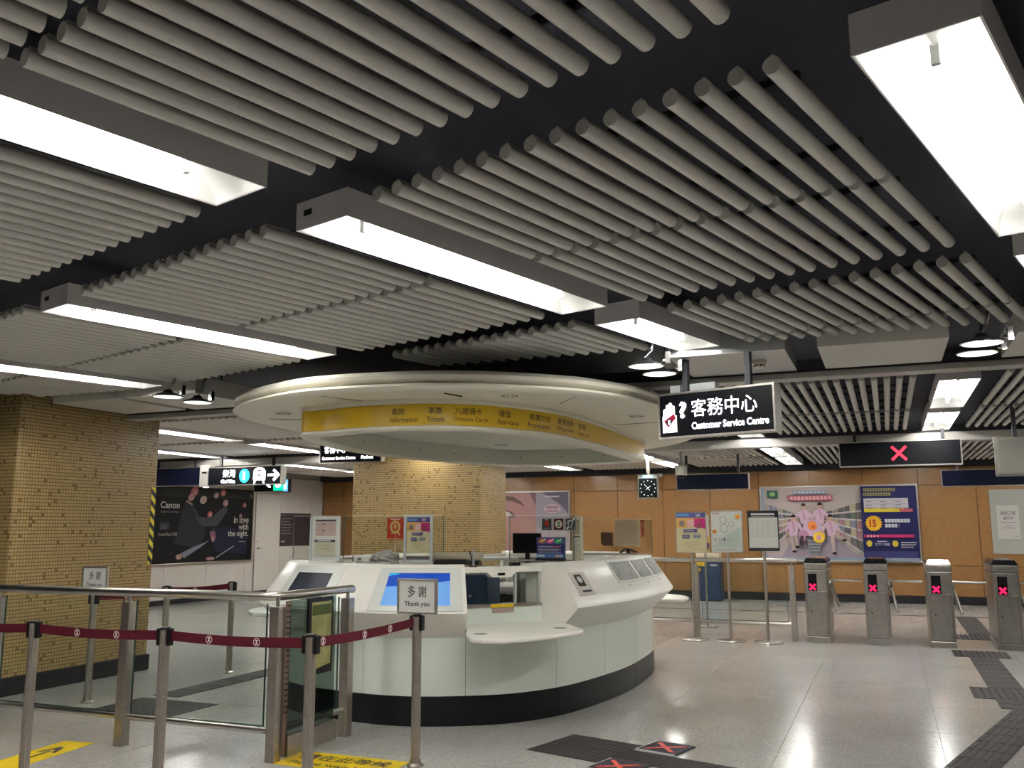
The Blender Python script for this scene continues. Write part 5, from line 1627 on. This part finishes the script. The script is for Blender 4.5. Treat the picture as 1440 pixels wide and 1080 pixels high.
    for k, ww in ((0, 0.20), (1, 0.17)):
        a.rect(bx0, h * (0.43 - 0.06 * k), bx0 + w * ww, h * (0.47 - 0.06 * k), P(0.42, 0.38, 0.14))
        for q in range(int(ww * 60)):
            a.rect(bx0 + w * 0.004 + q * w * 0.0162, h * (0.436 - 0.06 * k), bx0 + w * 0.013 + q * w * 0.0162, h * (0.462 - 0.06 * k), P(0.10, 0.08, 0.06))
    a.rect(bx0, h * 0.20, bx0 + w * 0.275, h * 0.335, P(0.58, 0.56, 0.60)).rect(bx0, h * 0.15, bx0 + w * 0.25, h * 0.20, P(0.70, 0.56, 0.06)).rect(bx0 + w * 0.22, h * 0.15, bx0 + w * 0.30, h * 0.19, P(0.55, 0.12, 0.14))
    for k in range(3):
        a.rect(bx0 + w * 0.01, h * (0.305 - 0.05 * k), bx0 + w * 0.27, h * (0.309 - 0.05 * k), P(0.36, 0.20, 0.26))
        for q in range(3):
            a.rect(bx0 + w * (0.012 + 0.09 * q), h * (0.285 - 0.045 * k), bx0 + w * (0.05 + 0.09 * q), h * (0.292 - 0.045 * k), P(0.12, 0.12, 0.16))
    a.star(bx0 + w * 0.055, h * 0.0, w * 0.055, P(0.80, 0.44, 0.03), 18, 0.82).text('15', bx0 + w * 0.05, 0.0, h * 0.10, P(0.42, 0.05, 0.03), w=w * 0.042, bold=0.04)
    for r_, n in ((0, 8), (1, 4)):
        for q in range(n):
            a.rect(bx0 + w * (0.125 + 0.0195 * q), h * (0.01 - 0.065 * r_), bx0 + w * (0.1415 + 0.0195 * q), h * (0.055 - 0.065 * r_), P(0.66, 0.66, 0.72))
    a.text('!', bx0 + w * 0.21, -h * 0.032, h * 0.045, P(0.66, 0.66, 0.72))
    a.rect(bx0 - w * 0.01, -h * 0.19, bx0 + w * 0.30, -h * 0.15, P(0.50, 0.03, 0.13))
    for q in range(4):
        a.rect(bx0 + w * (0.01 + 0.02 * q), -h * 0.183, bx0 + w * (0.02 + 0.02 * q), -h * 0.158, P(0.75, 0.6, 0.6))
    for q, x in enumerate((0.02, 0.18)):
        a.ell(bx0 + w * x, -h * 0.27, w * 0.019, h * 0.042, P(0.66, 0.50, 0.06), 16)
    a.text('2777 1988', bx0 + w * 0.10, -h * 0.28, h * 0.038, P(0.7, 0.7, 0.72), w=w * 0.09).lines(bx0 + w * 0.07, bx0 + w * 0.13, -h * 0.235, 1, 0.01, h * 0.012, P(0.6, 0.6, 0.62)).lines(bx0 + w * 0.215, bx0 + w * 0.31, -h * 0.25, 3, h * 0.03, h * 0.012, P(0.6, 0.6, 0.62))
    a.rect(bx0 - w * 0.015, -h * 0.46, R_ - 0.03, -h * 0.37, P(0.05, 0.05, 0.17))
    a.rect(xs_, Bt - 0.06, R_, Bt, P(0.30, 0.36, 0.46))
board('billboard', 3.06, 1.55, 'large billboard of people in pink in a shop aisle beside a blue text panel', 'billboard', (-0.945, 19.87, 1.565), 0, ad_shop)
def ad_eye(a, w, h):
    a.rect(-w / 2, -h / 2, w / 2, h / 2, P(0.48, 0.27, 0.24))
    a.poly([(-w / 2, h * 0.2), (0.0, h * 0.05), (0.0, h / 2), (-w / 2, h / 2)], P(0.42, 0.235, 0.22))
    pts = [(-w / 2, h * 0.45), (-w * 0.36, h * 0.44), (-w * 0.24, h * 0.36), (-w * 0.17, h * 0.28), (-w * 0.26, h * 0.32), (-w * 0.38, h * 0.37), (-w / 2, h * 0.38)]
    a.poly(pts, P(0.17, 0.10, 0.095))
    a.poly([(-w / 2, h * 0.24), (-w * 0.40, h * 0.21), (-w * 0.31, h * 0.12), (-w * 0.38, h * 0.10), (-w / 2, h * 0.13)], P(0.20, 0.12, 0.12))
    a.poly([(-w / 2, h * 0.215), (-w * 0.43, h * 0.19), (-w * 0.37, h * 0.125), (-w / 2, h * 0.12)], P(0.62, 0.56, 0.54))
    for k in range(12):
        t_ = random.random() * 6.28
        a.ell(-w * 0.13 + 0.1 * w * math.cos(t_), h * 0.27 + 0.07 * h * math.sin(t_), 0.012, 0.012, P(0.36, 0.17, 0.17), 8)
    a.poly([(-w * 0.1, h / 2), (0.02, h / 2), (0.02, h * 0.25)], P(0.22, 0.13, 0.14))
    a.rect(0.0, -h / 2, w / 2, h / 2, P(0.33, 0.30, 0.34)).rect(0.0, -h / 2, w / 2, -h * 0.05, P(0.42, 0.36, 0.38))
    a.poly([(w * 0.1, h / 2), (w / 2, h / 2), (w / 2, h * 0.15), (w * 0.38, h * 0.3)], P(0.15, 0.13, 0.17))
    a.ell(w * 0.25, h * 0.24, w * 0.13, h * 0.07, P(0.55, 0.40, 0.42), 16)
    a.rect(w * 0.16, h * 0.24, w * 0.34, h * 0.28, P(0.34, 0.22, 0.26)).rect(w * 0.16, h * 0.19, w * 0.34, h * 0.22, P(0.34, 0.22, 0.26)).rect(w * 0.12, h * 0.42, w * 0.36, h * 0.445, P(0.52, 0.48, 0.50))
board('billboard', 1.66, 1.52, 'pink billboard showing an eye and brow beside the ochre column', 'billboard', (-7.52, 19.87, 1.58), 0, ad_eye)
def ad_night(a, w, h):
    BK = P(0.012, 0.012, 0.014)
    a.rect(-w / 2, -h / 2, w / 2, h / 2, BK)
    a.rect(-w / 2, h * 0.36, w / 2, h / 2, P(0.03, 0.033, 0.028))
    DS, DS2, SKN = P(0.035, 0.037, 0.045), P(0.07, 0.075, 0.085), P(0.50, 0.30, 0.27)
    a.poly([(-w * 0.22, h * 0.30), (-w * 0.10, h * 0.20), (0.0, -h * 0.10), (-w * 0.05, -h * 0.32), (-w * 0.30, -h * 0.25)], DS)
    a.poly([(-w * 0.12, h * 0.10), (0.06 * w, h * 0.10), (0.20 * w, h * 0.28), (0.22 * w, h * 0.20), (0.12 * w, -h * 0.02), (-w * 0.04, -h * 0.03)], DS2)
    a.poly([(0.06 * w, -h * 0.05), (0.24 * w, -h * 0.02), (0.46 * w, -h * 0.15), (0.44 * w, -h * 0.42), (0.10 * w, -h * 0.36)], P(0.022, 0.024, 0.05))
    a.poly([(-w * 0.24, -h * 0.38), (-w * 0.20, -h * 0.44), (-w * 0.04, -h * 0.30), (0.05 * w, -h * 0.20), (-w * 0.0, -h * 0.24), (-w * 0.12, -h * 0.30)], P(0.25, 0.26, 0.33))
    a.ell(-w * 0.25, -h * 0.42, w * 0.03, h * 0.035, SKN, 12).ell(0.06 * w, -h * 0.46, w * 0.045, h * 0.025, SKN, 12)
    a.bar((0.12 * w, -h * 0.45), (0.30 * w, -h * 0.30), h * 0.016, P(0.34, 0.35, 0.40))
    a.poly([(0.04 * w, -h * 0.10), (0.09 * w, -h * 0.08), (0.11 * w, -h * 0.18), (0.08 * w, -h * 0.24), (0.05 * w, -h * 0.18)], P(0.30, 0.13, 0.18)).ell(0.075 * w, -h * 0.2, w * 0.012, h * 0.04, SKN, 10, 0.3)
    for x, y, r, c in ((-0.13, 0.44, 0.04, P(0.62, 0.16, 0.18)), (-0.16, 0.36, 0.032, P(0.66, 0.34, 0.34)), (-0.04, 0.33, 0.036, P(0.58, 0.46, 0.38)), (0.09, 0.40, 0.026, P(0.46, 0.38, 0.32)), (0.16, 0.44, 0.030, P(0.50, 0.16, 0.18)), (0.40, 0.28, 0.022, P(0.44, 0.13, 0.14)), (0.03, 0.14, 0.026, P(0.60, 0.13, 0.15)), (0.19, 0.30, 0.03, P(0.46, 0.26, 0.27)), (0.36, 0.13, 0.018, P(0.30, 0.15, 0.14)), (0.47, 0.42, 0.02, P(0.12, 0.16, 0.13))):
        a.ell(w * x, h * y, w * r, h * r * 1.5, c, 12, 0.4).ell(w * x + 0.02, h * y - 0.02, w * r * 0.5, h * r * 0.8, P(min(1, 0.62), 0.36, 0.34), 10, -0.5)
    a.bar((-w * 0.21, h * 0.31), (-w * 0.15, h * 0.26), 0.04, P(0.5, 0.3, 0.3)).bar((-w * 0.15, h * 0.24), (-w * 0.08, h * 0.08), 0.05, P(0.05, 0.055, 0.08))
    WH = P(0.66, 0.62, 0.54)
    a.text('Canon', -w * 0.36, h * 0.25, h * 0.085, WH, w=w * 0.175, bold=0.02)
    a.text('Delighting You Always', -w * 0.36, h * 0.16, h * 0.03, P(0.36, 0.34, 0.30), w=w * 0.165)
    a.rect(-w * 0.45, -h * 0.07, -w * 0.36, h * 0.03, P(0.05, 0.052, 0.06)).rect(-w * 0.44, -h * 0.06, -w * 0.38, h * 0.0, P(0.10, 0.10, 0.12))
    a.text('PowerShot S100', -w * 0.37, -h * 0.125, h * 0.045, P(0.55, 0.52, 0.46), w=w * 0.17)
    a.text('in love', w * 0.45, h * 0.07, h * 0.10, WH, w=w * 0.165, align='r', bold=0.01).text('with', w * 0.45, -h * 0.03, h * 0.085, WH, w=w * 0.11, align='r', bold=0.01).text('the night.', w * 0.45, -h * 0.135, h * 0.11, WH, w=w * 0.225, align='r', bold=0.01)
    a.rect(w * 0.35, -h * 0.245, w * 0.42, -h * 0.235, P(0.35, 0.33, 0.3))
board('billboard', 3.1, 1.62, 'black billboard reading in love with the night on the off-white wall', 'billboard', (-13.39, 15.50, 1.585), math.radians(90), ad_night)
def ad_plain(a, w, h):
    a.rect(-w / 2, -h / 2, w / 2, h / 2, P(0.075, 0.055, 0.06)).rect(-w / 2, h * 0.42, w / 2, h * 0.44, P(0.2, 0.17, 0.18))
    a.lines(-w * 0.46, -w * 0.1, h * 0.34, 6, h * 0.09, h * 0.02, P(0.32, 0.29, 0.30)).rect(-w * 0.46, -h * 0.38, -w * 0.34, -h * 0.34, P(0.5, 0.48, 0.48))
board('notice_board', 1.24, 0.78, 'dark brown notice board on the off-white wall next to the service door', 'notice board', (-13.39, 18.72, 1.47), math.radians(90), ad_plain, frame_m=None, bw=0.0, d=0.03)
def ad_notice(a, w, h):
    a.rect(-w / 2, -h / 2, w / 2, h / 2, P(0.46, 0.47, 0.43))
    a.rect(-w * 0.33, -h * 0.27, w * 0.28, h * 0.25, P(0.64, 0.61, 0.58))
    a.text('\u88dd\u4fee\u5de5\u7a0b', -w * 0.02, h * 0.13, h * 0.06, P(0.16, 0.15, 0.16), w=w * 0.40, bold=0.01).text('\u9032\u884c\u4e2d', -w * 0.02, h * 0.05, h * 0.055, P(0.16, 0.15, 0.16), w=w * 0.28, bold=0.01)
    a.text('Improvement', -w * 0.02, -h * 0.015, h * 0.03, P(0.18, 0.17, 0.18), w=w * 0.40).text('work', -w * 0.02, -h * 0.058, h * 0.025, P(0.18, 0.17, 0.18), w=w * 0.16).text('in progress', -w * 0.02, -h * 0.10, h * 0.03, P(0.18, 0.17, 0.18), w=w * 0.34)
    a.rect(w * 0.1, -h * 0.235, w * 0.24, -h * 0.225, P(0.4, 0.38, 0.38))
board('notice_board', 0.62, 1.22, 'pale grey notice board with a white paper notice at the right of the orange wall', 'notice board', (2.15, 19.87, 1.59), 0, ad_notice, frame_m=None, bw=0.0, d=0.035, back=P(0.46, 0.47, 0.43))

# ================================================================== FLOOR MARKINGS
def tactile(name_label, tiles, rz=0, loc=(0, 0, 0), rib=True):
    """tiles: list of (x, y, s, dir) in the local frame"""
    t = thing('tactile_paving', name_label, 'tactile paving', loc, rz)
    for x, y, s, along, *sy_ in tiles:
        sy = sy_[0] if sy_ else s
        o = B(x + 0.001, x + s - 0.001, y + 0.001, y + sy - 0.001, 0.0005, 0.004).build('tactile_tile', M_TACT, t)
        b = MB()
        if along in 'xy':
            for k in range(6):
                c = s * (k + 0.5) / 6
                if along == 'y':
                    b.box(x + c - 0.014, x + c + 0.014, y + 0.012, y + sy - 0.012, 0.004, 0.006)
                else:
                    b.box(x + 0.012, x + s - 0.012, y + c - 0.014, y + c + 0.014, 0.004, 0.006)
        else:
            for i in range(5):
                for j in range(5):
                    b.box(x + s * (i + 0.5) / 5 - 0.012, x + s * (i + 0.5) / 5 + 0.012, y + sy * (j + 0.5) / 5 - 0.012, y + sy * (j + 0.5) / 5 + 0.012, 0.004, 0.006)
        b.build('tile_ribs', M_TACT, o)['kind'] = 'stuff'
    return t
S_ = 0.30
tl_ = [(0.775, 9.045, S_, 'y', 0.225), (0.775, 8.82, S_, 'y', 0.225)] + [(0.775, 9.89 + 0.3128 * k, S_, 'y', 0.3128) for k in range(7)]
tl_ += [(0.61 + 0.31 * k, 9.27, 0.31, 'd') for k in range(4)] + [(0.61 + 0.31 * k, 9.58, 0.31, 'd') for k in range(4)]
tl_ += [(0.62 + 0.30 * k, 12.08, S_, 'd') for k in range(2)] + [(0.62 + 0.30 * k, 12.38, S_, 'd') for k in range(2)]
tactile('dark tactile guide path with cross bars leading to the rightmost turnstile', tl_)
tactile('dark tactile guide path behind the turnstiles', [(0.95, 14.55 + S_ * k, S_, 'y') for k in range(9)] + [(0.75, 14.2, S_, 'd'), (1.05, 14.2, S_, 'd'), (0.75, 13.9, S_, 'd'), (1.05, 13.9, S_, 'd')])
x_, y_ = ab(0, 0)
# diagonal path and crossing pad follow the ceiling grid; local X = -B, local Y = A
tactile('dark tactile strip running diagonally across the floor at the lower right', [(-1.585, 4.7 + 0.29 * k, 0.29, 'y') for k in range(14)], TH)
tactile('dark ribbed tactile pad and strip in front of the counter', [(-3.955, 5.175, 0.29, 'y'), (-3.665, 5.175, 0.29, 'y'), (-3.955, 5.465, 0.29, 'y'), (-3.665, 5.465, 0.29, 'y')] + [(-3.375 + 0.29 * k, 5.31, 0.29, 'x') for k in range(6)], TH)
tactile('dark tactile pad and strip on the floor behind the glass barrier', [(-6.30 + 0.285 * i, 6.02 + 0.285 * j, 0.285, 'd') for i in range(3) for j in range(2)] + [(-6.30, 6.72 + S_ * k, S_, 'y') for k in range(7)])
def floor_cross(a0, b1, label):
    x, y = ab(a0, b1)
    t = thing('floor_sticker', label, 'floor sticker', (x, y, 0.0), TH, 'red cross floor stickers')
    B(0, 0.30, 0, 0.30, 0.0005, 0.010).build('mat', M_PURP, t)
    f = MB().box(0, 0.30, -0.001, 0.008, 0.0005, 0.0105).box(0, 0.008, 0, 0.30, 0.0005, 0.0105)
    f.build('edge', M_LGREY, t)
    b = MB()
    for s in (1, -1):
        for_ = [(0.15 + 0.10 * s - 0.022, 0.05), (0.15 + 0.10 * s + 0.022, 0.05), (0.15 - 0.10 * s + 0.022, 0.25), (0.15 - 0.10 * s - 0.022, 0.25)]
        b.prism(for_, 0.010, 0.0115 + 0.0003 * (s > 0))
    b.build('red_cross', M_REDP, t)
floor_cross(5.625, 3.36, 'purple floor sticker with red cross, the farther one beside the tactile strip')
floor_cross(5.01, 3.36, 'purple floor sticker with red cross, the nearer one at the bottom edge')
def floor_text(items, z=0.003):
    b = MB()
    for s, cx, cy, h, w in items:
        vs, fs, x0, x1, y0, y1 = text_polys(s, 0.012)
        kx, k = w / (x1 - x0), h / (y1 - y0)
        b.add([(cx + (x - (x0 + x1) / 2) * kx, cy + (y - (y0 + y1) / 2) * k, z) for x, y in vs], fs)
    return b
y1_ = thing('floor_sticker', 'yellow floor sticker asking to wait here, before the counter', 'floor sticker', (-3.42, 5.30, 0), 0)
B(-0.36, 0.46, -0.19, 0.17, 0.0005, 0.0018).build('sheet', M_YST, y1_)
floor_text([('\u8acb\u5728\u6b64\u7b49\u5019', 0.05, 0.05, 0.13, 0.66), ('Please wait here', 0.05, -0.10, 0.07, 0.66)]).build('lettering', M_INK, y1_, fix=False)
y2_ = thing('floor_sticker', 'yellow floor sticker with a black arrow at the lower left', 'floor sticker', (-5.36, 4.55, 0), math.radians(7))
B(-0.13, 0.13, -0.9, 0.56, 0.0005, 0.0018).build('sheet', M_YST, y2_)
b = MB()
b.prism([(-0.014, 0.06), (0.014, 0.06), (0.014, 0.28), (-0.014, 0.28)], 0.002, 0.0026)
b.prism([(-0.075, 0.24), (-0.045, 0.24), (0.0, 0.33), (0.045, 0.24), (0.075, 0.24), (0.018, 0.39), (-0.018, 0.39)], 0.002, 0.0028)
b.build('arrow', M_INK, y2_)
